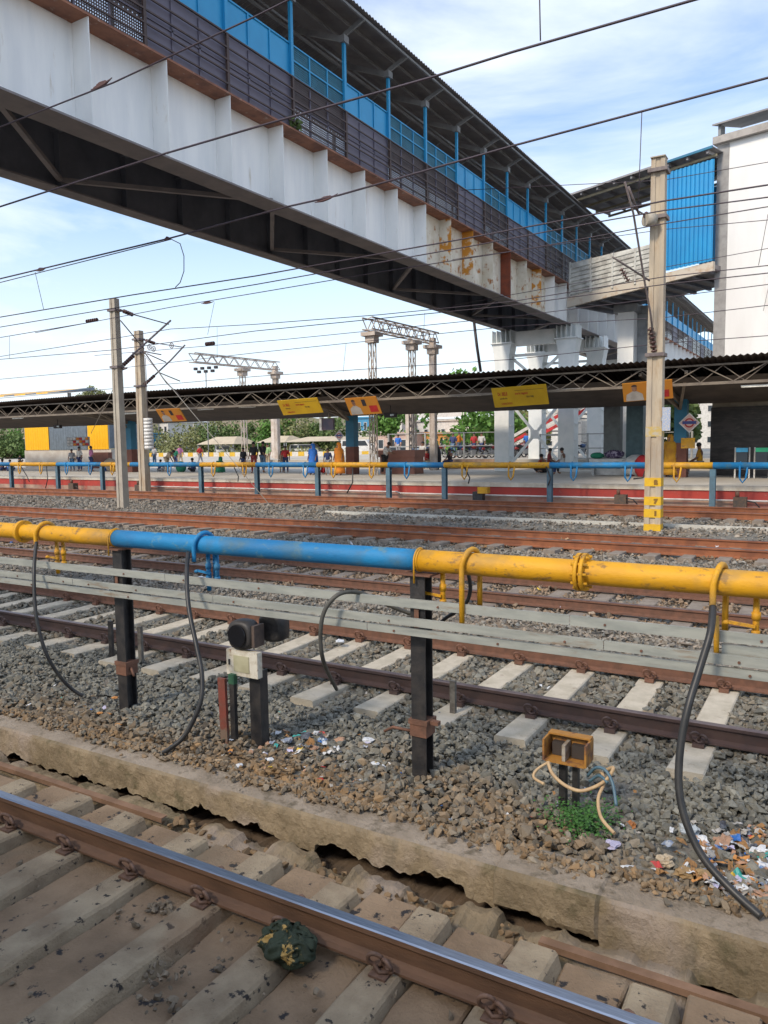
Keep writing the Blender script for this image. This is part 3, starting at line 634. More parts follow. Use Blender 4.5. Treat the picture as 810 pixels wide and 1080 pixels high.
# lateral longitudinal braces between bents
# ------------------------------------------------------------------ platform far
pl=MB().box(-160,14,31.05,100,-.1,.775); struct('far_platform',pl,plat)
wt=thing('platform_wall','red painted edge wall of the far platform with pale coping','wall',(-15,31,0))
MB().box(-120,14,30.93,31.04,.60,.79).build('coping',coping,wt); MB().box(-120,14,30.98,31.04,.24,.597).build('red_band',redp,wt)
MB().box(-120,14,30.97,31.04,-.1,.237).build('lower_wall',M('dirty_pink_wall',(.42,.28,.21),.9,(.30,.20,.15),1.2,stain=(.35,.08,.06),sscale=.8,slo=.5,shi=.7),wt)
tag(MB().tube([(-34,30.8,.30),(-17.5,30.8,.30),(-17.3,30.8,.24),(4,30.8,.26)],.035,8).build('conduit',M('pale_conduit',(.66,.60,.55),.7),loc=(-15,30.8,.3)),'thin pale conduit running along the red platform wall','conduit')
# far watering pipe
fy=30.2
FP=[-49.2,-45.26,-40.7,-36.72,-34.3,-29.03,-25.24,-21.51,-17.58,-14.78,-10.07,-7.0,-3.98,-.4]
FB=[(-56,-45.2,blu),(-45.2,-40.7,yel),(-40.7,-36.72,blu),(-36.72,-34.3,yel),(-34.3,-29.03,blu),(-29.03,-25.24,yel),(-25.24,-21.51,blu),(-21.51,-17.58,yel),(-17.58,-14.78,blu),(-14.78,-10.07,yel),(-10.07,-6.2,blu),(-6.2,-3.98,yel),(-3.98,6,blu)]
t=thing('water_pipe','far yellow and blue watering pipe running along the red platform wall','pipe',(-20,fy,1.55))
for a,b_,mm in FB:
    o=MB().tube([(a,fy,1.55),(b_,fy,1.55)],.125,14).build('pipe_section',mm,t)
    x=a+.9
    while x<b_-.3:
        if a>-50:
            hm=MB(); hm.tube([(x,fy-.14,1.55),(x,fy-.15,1.1),(x+.1,fy-.15,.95),(x+.2,fy-.15,1.1),(x+.25,fy-.14,1.5)],.035,6); hm.tube([(x,fy,1.55),(x+.02,fy,1.55)],.15,12); hm.build('outlet_loop',mm,t)
        x+=2.1
bgp=M('blue_grey_post',(.09,.17,.22),.6,(.07,.11,.14),2)
names=['leftmost','second','third','fourth','fifth','sixth','seventh','eighth','ninth','tenth','eleventh','twelfth','last']
pos=None
for i,x in enumerate([q for q in FP if q not in(-34.3,-7.0,-49.2)]):
    lab='blue grey post of the far pipe, number %s counted from the left edge'%names[i]
    if pos is None:
        pos=thing('pipe_post',lab,'post',(x,fy,0),'blue grey posts under the far pipe'); mb=MB(); hpost(mb,x,fy,-.1,1.425,.2,.2,.02); mb.build('shaft',bgp,pos)
    else: copy_tree(pos,(x,fy,0),lab)
for i,(x0,y0,x1,y1) in enumerate([(22,492,31,508),(49,492,48,515),(247,493,251,508),(372,493,366,520),(490,493,494,510),(583-7,492,578,512),(680,497,668,505)]):
    a=ony(x0,y0,fy-.1); b_=ony(x1,y1,fy-.3)
    tag(MB().tube([a,(a+b_)/2+np.array([.15,0,-.1]),b_],.03,6).build('hose',rubber,loc=a),['thin black hose on the leftmost yellow stretch of the far pipe','black hose second from left on the far pipe','black hose on the far pipe near the green clad squatting person','black hose looping from the far pipe right of the orange clad woman','black hose on the far pipe at the fifth yellow stretch','black hose on the far pipe right of the yellow point box','black hose end beside the tall mast on the far pipe'][i],'hose')
pb=ony(505,512,30.3); t=thing('point_box','small yellow and black point box by the red platform wall','box',pb)
MB().box(pb[0]-.25,pb[0]+.2,30.2,30.5,.05,.42).build('base',black,t); MB().box(pb[0]+.0,pb[0]+.45,30.15,30.45,.35,.62).build('cover',yel,t)
# ------------------------------------------------------------------ canopy
cn=thing('platform_canopy','long dark corrugated canopy roof with lattice trusses over the far platform','canopy',(-20,36,4))
mb=MB(); P=[]; x=-75; k=0
def zf(x): return 5.72+.07*math.sin(x*.13)
while x<4:
    dz=.035*math.sin(k*math.pi/2)
    P.append([(x,32.6,zf(x)+dz),(x,36.0,zf(x)-.55+dz),(x,38.4,4.95+dz),(x,40.2,5.2+dz)]); x+=.06; k+=1
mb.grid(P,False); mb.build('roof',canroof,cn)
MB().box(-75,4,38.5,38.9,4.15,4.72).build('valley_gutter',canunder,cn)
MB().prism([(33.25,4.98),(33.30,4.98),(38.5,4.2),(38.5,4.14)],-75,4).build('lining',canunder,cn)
CHZ=4.70
mb=MB(); mb.box(-75,4,33.05,33.15,CHZ-.06,CHZ+.05); mb.box(-75,4,33.06,33.14,5.38,5.45)
x=-75; sgn=1
diag=MB()
while x<3.5:
    diag.bar((x,33.1,CHZ if sgn>0 else 5.42),(x+1.15,33.1,5.42 if sgn>0 else CHZ),.05,.05); x+=1.15; sgn=-sgn
mb.build('chord',truss,cn); 
mb=MB(); x=-74.5; sgn=-1
while x<3.3: mb.bar((x,33.18,CHZ+.05 if sgn>0 else 5.38),(x+.8,33.18,5.38 if sgn>0 else CHZ+.05),.028,.028); x+=.8; sgn=-sgn
mb.build('secondary_lattice',truss,cn)
x=-75; sgn=1; ii=0
while x<3.5:
    if x>-52 and ii<90: MB().bar((x,33.1,CHZ+.05 if sgn>0 else 5.38),(x+1.15,33.1,5.38 if sgn>0 else CHZ+.05),.038,.038).build('truss_diagonal',truss,cn); ii+=1
    x+=1.15; sgn=-sgn
for x in [-72+2.3*i for i in range(33)]:
    MB().bar((x,33.2,5.2),(x,38.4,4.85),.06,.10).build('rafter',canunder,cn)
blueco=M('canopy_post_blue',(.03,.17,.28),.6,(.025,.14,.23),1.5); brownbase=M('post_base_brown',(.20,.075,.05),.7)
for i,(x,lab) in enumerate(((-24.3,'blue canopy post with brown base behind the orange clad woman'),(-6.35,'blue canopy post behind the right diamond sign'),(-42.6,'blue canopy post between the kiosk and the grey left mast'),(-60.4,'dark blue canopy post at the left photo edge'))):
    t=thing('canopy_post',lab,'post',(x,37.6,.78),'blue posts carrying the platform canopy')
    MB().box(x-.27,x+.27,37.35,37.85,2.35,4.6).build('upper_shaft',blueco,t); MB().box(x-.29,x+.29,37.33,37.87,.78,2.347).build('lower_shaft',brownbase,t)
    mb=MB(); mb.bar((x,37.2,3.9),(x+.9,33.2,5.2),.12,.14); mb.bar((x,37.2,3.9),(x-.9,33.2,5.2),.12,.14); mb.bar((x,37.3,4.2),(x,33.2,4.75),.12,.2); mb.build('bracket',truss,t)
# tube lights on the chord
for i,(x,y,lab) in enumerate([(19,441,'leftmost'),(137,436,'second from left'),(217,431.5,'third from left'),(261,429,'fourth from left'),(387,423,'fifth from left'),(495,417,'sixth from left'),(601,411,'seventh from left'),(800,407,'rightmost')]):
    c=ony(x,y,33.2); t=thing('tube_light','pale tube light under the canopy truss, %s'%lab,'tube light',c,'tube lights along the canopy')
    MB().box(c[0]-.62,c[0]+.62,c[1]-.03,c[1]+.03,c[2]+.01,c[2]+.05).build('housing',M('light_case',(.7,.7,.66),.5),t); MB().tube([(c[0]-.6,c[1]-.02,c[2]-.02),(c[0]+.6,c[1]-.02,c[2]-.02)],.025,8).build('tube',M('light_tube',(.85,.84,.76),.3),t)
# hoardings
def textmesh(txt,size,fn):
    cu=bpy.data.curves.new('t','FONT'); cu.body=txt; cu.size=size; cu.offset=.022; o=bpy.data.objects.new('t',cu); COL.objects.link(o)
    bpy.context.view_layer.update(); me=bpy.data.meshes.new_from_object(o.evaluated_get(bpy.context.evaluated_depsgraph_get()))
    vs=[v.co.copy() for v in me.vertices]; fs=[list(p.vertices) for p in me.polygons]; bpy.data.objects.remove(o); bpy.data.meshes.remove(me)
    mb=MB(); mb.v=[tuple(fn(v.x,v.y)) for v in vs]; 
    for f in fs: mb.face(f)
    return mb
hy=M('hoarding_yellow',(.60,.36,.01),.6,(.52,.30,.01),1); ho=M('hoarding_orange',(.48,.20,.02),.6,(.55,.20,.02),.9); red=M('sign_red',(.45,.02,.02),.6); ink=M('sign_ink',(.03,.025,.03),.6)
skin=M('skin',(.30,.16,.10),.6,(.19,.09,.055),3); shirtw=M('cloth_white',(.62,.60,.56),.8,(.5,.48,.45),4)
def hoard(cor,label,kind):
    A,B,C_,D=[Vector(ony(x,y,Y)) for (x,y),Y in zip(cor,(32.5,32.5,32.96,32.96))]   # TL TR BR BL
    B=A+(C_-D); n=((B-A).cross(D-A)).normalized(); n=n if n.y<0 else -n
    t=thing('hoarding',label,'advertising board',(A+C_)/2,'hoardings hanging under the canopy')
    b_=n*.04; MB().hexa([D-b_,C_-b_,C_,D,A-b_,B-b_,B,A]).build('board',hy if kind=='y' else ho,t)
    def uv(u,v,e=.006): return (D+(C_-D)*u)*(1-v)+(A+(B-A)*u)*v+n*e
    w_=(B-A).length; h_=(A-D).length
    def rectm(u0,u1,v0,v1,e=.006): return MB().poly([uv(u0,v0,e),uv(u1,v0,e),uv(u1,v1,e),uv(u0,v1,e)])
    if kind=='y':
        for txt,u0,v0,s,mm in (('Dr. BELE',.10,.60,.24,red),('SEXOLOGIST'[:0] or 'ayurvedic clinic',.13,.41,.11,ink),('MARATHI'[:0] or 'CONSULTATION',.14,.13,.13,red),('time for diagnosis',.42,.60,.16,red),('10 to 5 daily',.62,.42,.13,ink)):
            textmesh(txt,1,lambda x,y,u0=u0,v0=v0,s=s: uv(u0+x*s*h_*.55/w_,v0+y*s)).build('lettering',mm,t)
        rectm(.42,.95,.80,.815).build('print_line',ink,t)
    else:
        # a man in a white shirt, one dark and one red print block
        mb=MB(); mb.poly([uv(.05,.03),uv(.42,.03),uv(.40,.38),uv(.28,.55),uv(.2,.55),uv(.07,.38)]); mb.build('printed_shirt',M('printed_white',(.42,.38,.34),.8),t)
        mb=MB(); mb.poly([uv(.24+.055*math.cos(a),.70+.17*math.sin(a),.008) for a in [2*math.pi*k/14 for k in range(14)]]); mb.build('printed_face',skin,t)
        mb=MB(); mb.poly([uv(.24+.06*math.cos(a),.80+.10*math.sin(a),.010) for a in [math.pi*k/8 for k in range(9)]]); mb.build('printed_hair',ink,t)
        rectm(.50,.62,.5,.88).build('print_block',ink,t); rectm(.68,.93,.12,.5).build('print_block',red,t)
hoard([(164,432),(190,430),(197,444),(172,445)],'orange board with a man in white at the left, beside the hanging insulator string','o')
hoard([(292,423),(336,421),(341,435),(299,438)],'yellow board with red and black writing left of the centre canopy post','y')
hoard([(363,420.5),(397,418.5),(403,436),(370,438)],'orange board right of the centre canopy post','o')
hoard([(518,410),(577,406),(579,426),(522,430)],'large yellow board with red and black writing above the bridge pier','y')
hoard([(656,405),(708,400),(710,420),(658,424)],'orange board with a man in white behind the tall mast','o')
# hanging display + speaker boxes
c=ony(347,447,34.5); t=thing('display_board','small dark hanging information screen under the canopy','screen',c)
MB().box(c[0]-.42,c[0]+.30,34.45,34.6,c[2]-.33,c[2]+.30).build('casing',M('screen_dark',(.03,.03,.06),.3,(.07,.04,.06),2),t); MB().box(c[0]-.56,c[0]-.43,34.4,34.6,c[2]-.35,c[2]+.35).build('side_panel',shirtw,t); MB().tube([(c[0],34.5,c[2]+.3),(c[0],34.5,c[2]+.75)],.03,6).build('hanger',truss,t)
for x,y,lab in ((61,450,'small dark hanging clock box over the kiosk'),(412,438,'small dark hanging box near the middle of the canopy')):
    c=ony(x,y,36); t=thing('clock_box',lab,'clock',c); MB().box(c[0]-.35,c[0]+.35,c[1]-.1,c[1]+.1,c[2]-.12,c[2]+.12).build('case',ink,t); MB().box(c[0]+.02,c[0]+.25,c[1]-.11,c[1]-.102,c[2]-.04,c[2]+.06).build('face',M('display_face',(.6,.7,.75),.4),t); MB().tube([(c[0],c[1],c[2]+.12),(c[0],c[1],c[2]+.5)],.02,6).build('hanger',ink,t)
# diamond station signs
def diamond(x,y,Y,r,label,extra=False):
    c=Vector(ony(x,y,Y)); t=thing('station_sign',label,'sign',c)
    sq=lambda q,e: [(c.x-q,c.y+e,c.z),(c.x,c.y+e,c.z-q),(c.x+q,c.y+e,c.z),(c.x,c.y+e,c.z+q)]
    MB().rings([sq(r,0),sq(r,.05)],smooth=False).build('plate',M('sign_white',(.75,.70,.66),.5),t)
    MB().poly(sq(r*.86,-.004)).build('pale_field',M('sign_field',(.70,.45,.38),.5) if extra else M('sign_blue',(.05,.07,.25),.5),t)
    if not extra: MB().poly(sq(r*.78,-.007)).build('inner_field',MATS['sign_white'],t)
    ring=MB(); n=28
    for k in range(n):
        a,b_=2*math.pi*k/n,2*math.pi*(k+1)/n; ring.poly([(c.x+q*math.cos(w),c.y-.010,c.z+q*math.sin(w)) for q,w in ((r*.33,a),(r*.47,a),(r*.47,b_),(r*.33,b_))])
    ring.build('ring',red,t); MB().poly([(c.x-r*.66,c.y-.014,c.z-.06*r/.5),(c.x+r*.66,c.y-.014,c.z-.06*r/.5),(c.x+r*.66,c.y-.014,c.z+.09*r/.5),(c.x-r*.66,c.y-.014,c.z+.09*r/.5)]).build('name_bar',MATS.get('sign_blue') or M('sign_blue',(.05,.07,.25),.5),t)
    if extra: MB().box(c.x-.33,c.x+.25,c.y+.0,c.y+.04,c.z-1.12,c.z-.66).build('lower_plate',yel,t)
    MB().tube([(c.x,c.y+.08,c.z-1.0),(c.x,c.y+.08,c.z+.3)],.03,6).build('stem',steelg,t)
diamond(357.5,459.5,36.2,.28*1.1,'small diamond station name sign on the blue post near the orange clad woman')
diamond(727,446,36.4,.44,'larger pale diamond station name sign with a yellow plate, right of the tall mast',True)
# ------------------------------------------------------------------ right hand building and corridor
Bc=np.array([-5.35,39.85]); bd=np.array([.969,-.247]); bn_=np.array([-bd[1],bd[0]])   # depth direction (away)
def bq(u,v): p=Bc+bd*u+bn_*v; return p
def bbox(u0,u1,v0,v1,z0,z1,mb=None):
    mb=mb or MB(); pts=[bq(u0,v0),bq(u1,v0),bq(u1,v1),bq(u0,v1)]
    return mb.hexa([(*p,z0) for p in pts]+[(*p,z1) for p in pts])
wb=M('facade_white',(.84,.84,.82),.8,(.76,.75,.73),.5,stain=(.62,.57,.50),sscale=.9,slo=.58,shi=.8,stretch=(1,1,.25)); gs=M('facade_grey',(.36,.35,.34),.8)
t=thing('station_building','tall white walled building with grey corner strip at the right edge','building',(*Bc,.78))
bbox(0,26,0,12,4.6,16.0).build('wall',wb,t); bbox(-.02,.52,-.03,-.004,4.6,15.95).build('corner_strip',gs,t); bbox(-.15,26,-.28,12.1,16.003,16.32).build('parapet',M('parapet_grey',(.42,.39,.36),.8),t)
mb=MB(); pts=[bq(-.1,-.5),bq(26,-.5),bq(26,3),bq(-.1,3)]; mb.hexa([(*pts[0],16.75),(*pts[1],16.75),(*pts[2],17.6),(*pts[3],17.6),(*pts[0],16.82),(*pts[1],16.82),(*pts[2],17.67),(*pts[3],17.67)]); mb.build('roof',roofm,t)
for u in (.1,4,8,12,16): bbox(u,u+.12,-.3,.2,16.325,16.8).build('roof_strut',steelg,t)
stone=M('black_stone',(.028,.025,.024),.45,(.06,.05,.047),1.4,.42,.6,stain=(.10,.085,.075),sscale=3,slo=.56,shi=.75,stretch=(1,1,4))
bbox(0,26,.0,12,.78,4.597).build('base_wall',M('lintel_beige',(.33,.29,.23),.8),t); bbox(-.02,26,-.08,-.004,.78,3.98).build('stone_cladding',stone,t)
# elevated corridor to the bridge
t=thing('skywalk_corridor','elevated covered corridor linking the footbridge with the white building','corridor',(-9,40.5,9.6))
A=np.array([-12.9,41.35]); Bb=np.array([-5.34,39.0]); 
def cl(s,back=0,z=0): p=A+(Bb-A)*s+np.array([.29,.95])*back; return (p[0],p[1],z)
def cbox(s0,s1,b0,b1,za0,za1,zb0=None,zb1=None,name='x',mat=None):
    zb0=za0 if zb0 is None else zb0; zb1=za1 if zb1 is None else zb1
    return MB().hexa([cl(s0,b0,za0),cl(s1,b0,zb0),cl(s1,b1,zb0),cl(s0,b1,za0),cl(s0,b0,za1),cl(s1,b0,zb1),cl(s1,b1,zb1),cl(s0,b1,za1)]).build(name,mat,t)
peel=M('peeling_beam',(.60,.54,.45),.8,(.45,.30,.18),2,.5,.7)
cbox(0,1,0,.2,9.62,10.15,10.2,10.62,'edge_beam',peel); cbox(0,1,.21,4,9.75,9.95,10.3,10.5,'floor',under)
for s in [i*.1+.05 for i in range(10)]: cbox(s,s+.02,.22,3.9,9.55+.65*s,9.74+.6*s,name='floor_joist',mat=inner)
corr=M('pale_corrugated',(.66,.66,.61),.6,(.38,.37,.34),2)
for i in range(7): cbox(.02,.63,-.02,.02,10.25+i*.22,10.40+i*.22,10.55+i*.22-.05,10.70+i*.22-.05,'rail_sheet',corr)
cbox(.02,.63,.025,.05,10.2,11.9,10.45,12.0,'rail_backing',corr)
for s in (.02,.18,.34,.5): cbox(s,s+.012,-.06,-.022,10.2,11.95,name='rail_upright',mat=corr)
# blue cladding, folded sheet
mb=MB(); P=[]; n=96; s0,s1=.675,.995
for i in range(n+1):
    s=s0+(s1-s0)*i/n; k=i%8; b_={0:0,1:0,2:0,3:-.07,4:-.07,5:-.07,6:-.07,7:0}[k]
    zb=10.55+.1*(s-s0)/(s1-s0)+.0; P.append([cl(s,b_,zb),cl(s,b_,15.12+.1*(s-s0))])
mb.grid(P,False); mb.build('blue_cladding',bluep2,t)
cbox(-.02,.66,-.35,-.29,15.25,15.34,15.46,15.55,'roof_edge',roofm); cbox(.663,1.0,-.35,-.29,15.45,15.55,15.55,15.66,'roof_edge',blueco)
cbox(-.02,1.0,-.3,4.2,15.30,15.34,15.60,15.64,'roof',roofm)
for s in [i*.12 for i in range(9)]: cbox(s,s+.012,-.25,4.1,15.14+.27*s,15.29+.27*s,name='roof_beam',mat=roofm)
for b_ in (.1,1.4,2.7,4.0): cbox(0,1,b_,b_+.08,15.02,15.13,15.3,15.41,'roof_purlin',M('tan_steel',(.36,.31,.2),.6))
cbox(.675,1,4.0,4.06,10.4,15.2,name='back_wall',mat=bluep2)
for x,Yc,w,lab in ((661,43.2,.42,'white square column under the corridor, left one'),(679,44.2,.36,'grey column under the corridor, right beside the white one')):
    p=ony(x,400,Yc); t=thing('corridor_column',lab,'column',(p[0],Yc,.78)); MB().box(p[0]-w,p[0]+w,Yc-w,Yc+w,.78,9.3).build('shaft',white if w>.4 else steelg,t); MB().box(p[0]-w-.2,p[0]+w+.2,Yc-w-.1,Yc+w+.1,9.303,9.7).build('capital',steelg,t)
for i,(x,mm) in enumerate(((650-4,'c'),(640,'c'))): pass
p=ony(651,430,42.5)
for x,Yc,lab in ((647,41,'dark grey steel column left of the tall mast foot'),(671,41,'teal steel column right beside the dark grey one'),):
    p=ony(x,430,Yc); tag(MB().box(p[0]-.42,p[0]+.42,Yc-.3,Yc+.3,.78,4.9).build('steel_column',M('col_dark',(.17,.19,.19),.6) if x<650 else M('col_teal',(.10,.17,.19),.6),loc=(p[0],Yc,.78)),lab,'column')
# ------------------------------------------------------------------ masts
def mast(px,pyb,pyt,Y,w,mat,label,bands=False):
    b_=ony(px[0],pyb,Y); tp=ony(px[1],pyt,Y); x=b_[0]; z0=-.15; z1=tp[2]
    t=thing('catenary_mast',label,'mast',(x,Y,z0))
    ring=lambda k,z: [(x-w*k,Y-w*k*.8,z),(x-w*k*.35,Y-w*k*.8,z),(x-w*k*.35,Y-w*k*.62,z),(x+w*k*.35,Y-w*k*.62,z),(x+w*k*.35,Y-w*k*.8,z),(x+w*k,Y-w*k*.8,z),(x+w*k,Y+w*k*.8,z),(x-w*k,Y+w*k*.8,z)]
    MB().rings([ring(1.08,z0),ring(.86,z1)],smooth=False).build('shaft',mat,t)
    return t,x,z1
ma,mx_,mz=mast((689,692.5),555,168,23.2,.215,mastc,'tallest pale concrete catenary mast with yellow bands, right of centre')
MB().box(mx_-.20,mx_+.20,23.0,23.4,mz,mz+.03).build('cap',mastg,ma)
ybm=M('band_yellow',(.72,.43,.01),.6,(.62,.36,.02),6)
def mring(z,e):
    k=1.08+(.86-1.08)*(z+.15)/(mz+.15); w=.215*k+e; h=.215*k*.8+e
    return [(mx_-w,23.2-h,z),(mx_+w,23.2-h,z),(mx_+w,23.2+h,z),(mx_-w,23.2+h,z)]
for y0,y1 in ((504,513),(524,533),(537,546),(553,560)):
    z1=ony(689,y0,23.0)[2]; z0=max(-.12,ony(689,y1,23.0)[2]); MB().rings([mring(z0,.004),mring(z1,.004)],smooth=False).build('yellow_band',ybm,ma)
for (y0,txt) in ((509,'2'),(529,'7'),(542,'1')):
    zz=ony(689,y0,22.95)[2]; textmesh(txt,.16,lambda x,y,zz=zz:(mx_+.05+x,23.2-.215*1.08*.8-.007,zz-.05+y)).build('number',M('faded_ink',(.25,.13,.02),.8),ma)
zz=ony(689,456,23)[2]; MB().rings([mring(zz-.12,.004),mring(zz+.16,.004)],smooth=False).build('stained_band',M('faint_band',(.50,.36,.12),.8,(.45,.40,.31),8,.45,.6),ma)
c=ony(700.5,442,23.0); o=thing('enamel_plate','small pale blue enamel plate fixed to the side of the tall mast','plate',c); MB().box(mx_+.24,mx_+.46,22.97,23.0,c[2]-.33,c[2]+.33).build('plate',M('plate_blue',(.30,.38,.55),.4,(.55,.50,.42),30,.45,.6),o); MB().box(mx_+.20,mx_+.24,22.98,23.0,c[2]-.05,c[2]+.05).build('bracket',steelg,o)
mbt,bx2,bz=mast((130,121),533,315,23.2,.19,mastg,'grey concrete catenary mast at left, nearer and taller of the left pair')
mct,cx2,cz=mast((153,146),515,349,30.0,.23,mastc,'brown concrete catenary mast at left, right and shorter of the left pair')
galv=M('cantilever_steel',(.20,.17,.16),.6,(.13,.10,.10),6); insm=M('insulator_brown',(.12,.06,.05),.35)
def arm(par,name,pts,r=.026): return MB().tube([tuple(ony(x,y,Y)) for x,y,Y in pts],r,7).build(name,galv,par)
def insul(par,a,b_,n=6,r=.09,mat=insm):
    a=Vector(a); b_=Vector(b_); mb=MB(); d=b_-a; mb.tube([a,b_],r*.35,7)
    for k in range(n): q=a+d*((k+.3)/n); mb.tube([q,q+d*(.4/n)],r,10)
    return mb.build('insulator',mat,par)
def gp(x,y,Y): return tuple(ony(x,y,Y))
# tall mast cantilever (towards the nearer track)
arm(ma,'stay_tube',[(686,230,23.1),(672,222,22.2),(664,213,21.4)]); arm(ma,'bracket_tube',[(690,365,23.1),(686,330,22.6),(680,298,22.2),(668,225,21.2),(659,192,20.6)],.028)
arm(ma,'registration_tube',[(685,296,22.4),(668,285,21.8),(646,271,21)]); arm(ma,'top_arm',[(663,197,21.0),(674,226,21.6)],.03)
insul(ma,gp(690,372,23.1),gp(686,345,22.9)); insul(ma,gp(655,283,21.2),gp(663,297,21.3),5,.07); insul(ma,gp(689,231,23.0),gp(680,226,22.7),4,.09)
for z in (ony(689,229,23)[2],ony(689,374,23)[2],ony(692,179,23)[2]):
    MB().box(mx_-.26,mx_+.26,22.95,23.45,z-.05,z+.05).build('clamp',galv,ma)
c=ony(686,229,22.9); MB().tube([(c[0]-.1,22.7,c[2]-.1),(c[0]+.1,22.9,c[2]-.1)],.18,12).build('weight_drum',mastg,ma)
# left masts
arm(mbt,'stay_tube',[(126,326,23.2),(142,332,24),(178,342,26)]); arm(mbt,'bracket_tube',[(128,386,23.3),(140,374,24),(160,356,25.2),(180,338,26.3)],.045); arm(mbt,'registration_tube',[(127,338,23.3),(152,368,25)],.025)
arm(mbt,'steady_arm',[(120,393,23.2),(134,388,23.4)],.04); insul(mbt,gp(130,385,23.4),gp(141,375,24)); insul(mbt,gp(130,328,23.4),gp(140,332,24),5)
for z in (ony(124,327,23.2)[2],ony(127,387,23.2)[2]): MB().box(bx2-.24,bx2+.24,23.0,23.4,z-.05,z+.05).build('clamp',galv,mbt)
arm(mct,'stay_tube',[(148,358,30),(165,362,31),(192,366,33)]); arm(mct,'bracket_tube',[(152,406,30),(165,394,31),(180,380,32),(195,364,33)],.045)
arm(mct,'registration_tube',[(152,371,30),(175,403,31.5),(190,418,32)],.035); arm(mct,'steady_arm',[(155,373,30),(175,382,31)],.03); arm(mct,'steady_arm',[(168,393,31),(190,402,32)],.03); arm(mct,'steady_arm',[(153,371,30),(170,374,31)],.03)
insul(mct,gp(152,406,30),gp(163,396,30.8)); insul(mct,gp(154,359,30),gp(163,362,30.8),5)
for z in (ony(148,358,30)[2],ony(151,372,30)[2],ony(152,407,30)[2]): MB().box(cx2-.28,cx2+.28,29.75,30.2,z-.05,z+.05).build('clamp',galv,mct)
wh=M('white_porcelain',(.70,.68,.64),.3)
p=ony(156,441,29.6); q=ony(156,474,29.6); t=thing('balance_weights','stack of pale round balance weights hanging beside the brown left mast','weights',q)
mb=MB(); 
for k in range(9): z=q[2]+(p[2]-q[2])*k/9; mb.tube([(p[0],29.6,z),(p[0],29.6,z+(p[2]-q[2])/9*.97)],.24,18)
mb.build('weights',wh,t); MB().tube([(p[0],29.6,p[2]),(p[0],29.6,p[2]+3.2)],.02,6).build('rod',galv,t)
t=thing('pulley_wheels','pair of small spoked tension wheels between the left masts','pulley',gp(158,366,30.2))
for x,y in ((157.5,366),(162,368),(181,364.5)):
    c=ony(x,y,30.2); ring=[(c[0]+.14*math.cos(a),30.2,c[2]+.14*math.sin(a)) for a in [2*math.pi*k/16 for k in range(17)]]; mb=MB().tube(ring,.02,5)
    for a in (0,1.05,2.1): mb.tube([(c[0]-.14*math.cos(a),30.2,c[2]-.14*math.sin(a)),(c[0]+.14*math.cos(a),30.2,c[2]+.14*math.sin(a))],.012,5)
    mb.build('wheel',galv,t)
# ------------------------------------------------------------------ overhead wires
wm=M('wire_dark',(.05,.035,.05),.5)
def wire(pts,Y,label,r=.011,name='overhead_wire',ext=True):
    P=[Vector(ony(x,y,Y)) for x,y in pts]
    if ext: P=[P[0]+(P[0]-P[1]).normalized()*5]+P+[P[-1]+(P[-1]-P[-2]).normalized()*4]
    return tag(MB().tube(P,r,6).build(name,wm,loc=P[1]),label,'wire')
wire([(0,134),(120,87),(270,17),(312,-4)],8.,'steep wire crossing the top left corner in front of the bridge')
wire([(0,218),(174,162),(270,134),(460,80),(540,55),(735,-1)],8.,'long wire running from the left edge over the bridge to the top edge',.013)
wire([(0,294),(180,251),(303,218),(357,206),(540,154),(810,82)],12.9,'thick wire rising to the right edge just below the open sky',.018)
wire([(0,298),(180,252.5)],12.9,'thin wire running just beneath the thick one at left',.011,ext=False)
wire([(0,334.5),(140,311),(270,291),(483,253),(590,233),(700,212),(810,195)],12.9,'upper contact wire passing under the bridge at left',.013)
wire([(0,345),(270,300),(500,259),(620,236),(700,222),(810,208)],13.6,'second wire passing under the bridge at left',.011)
wire([(0,356),(95,340)],20.2,'wire ending at the top of the grey left mast',.014,ext=False)
wire([(127,334),(180,324),(270,309),(400,287),(560,262),(700,236),(810,218)],20.2,'wire running right from the grey left mast under the bridge',.013)
wire([(0,376),(120,357),(180,347),(270,342),(400,332),(540,318),(700,292),(810,280)],20.2,'thin wire behind the left masts at their top',.012)
wire([(0,379),(120,369),(270,349),(540,322),(700,300),(810,288)],20.2,'contact wire behind the left masts',.013)
wire([(0,400),(120,389),(270,372),(540,344),(700,335),(810,322)],28.4,'wire just below the middle of the left masts',.014)
wire([(170,369),(300,358),(540,334),(810,300)],28.4,'wire starting at the brown left mast arm',.014)
wire([(0,420),(190,404),(270,397),(540,379),(700,362),(810,354)],28.4,'low wire above the canopy roof',.014)
wire([(0,366),(60,347)],28.4,'x',.01) if 0 else None
wire([(620,194),(700,190),(810,171)],28.4,'thin wire over the blue cladding',.012); wire([(560,262),(700,242),(810,232)],28.4,'thin wire over the middle of the blue cladding',.012)
wire([(600,300),(700,282),(810,262)],30,'thin wire over the lower blue cladding',.012)
for (a,b_,Y,lab) in (((569,-6),(570,43),8.,'short dropper wire hanging to the long wire near the top edge'),((677,118),(673,222),12.9,'long dropper wire hanging beside the tall mast'),((37,287),(46,326),12.9,'short dropper at the far left sky'),((178,252),(193,260),12.9,''),((226,319),(219,353),20.2,'dropper right of the left masts'),((810,226),(800,280),20.2,'dropper in front of the white wall at the right edge'),((813,292),(805,328),28.4,'lower dropper in front of the white wall'),((10,354),(10,378),20.2,'dropper at the left edge'),((229,345),(229,378),28.4,'dropper above the left gantry end'),((365,362),(362,392),28.4,'dropper left of the middle gantry'),((448,330),(446,366),28.4,'dropper above the middle gantry')):
    if lab: wire([a,b_],Y,lab,.007,'dropper_wire',False)
wire([(180,252),(190,257),(194,270),(194,286),(190,298),(185,303)],12.9,'looping jumper wire below the bridge at left',.010,'jumper_wire',False)
brn=M('wrap_brown',(.10,.05,.05),.7)
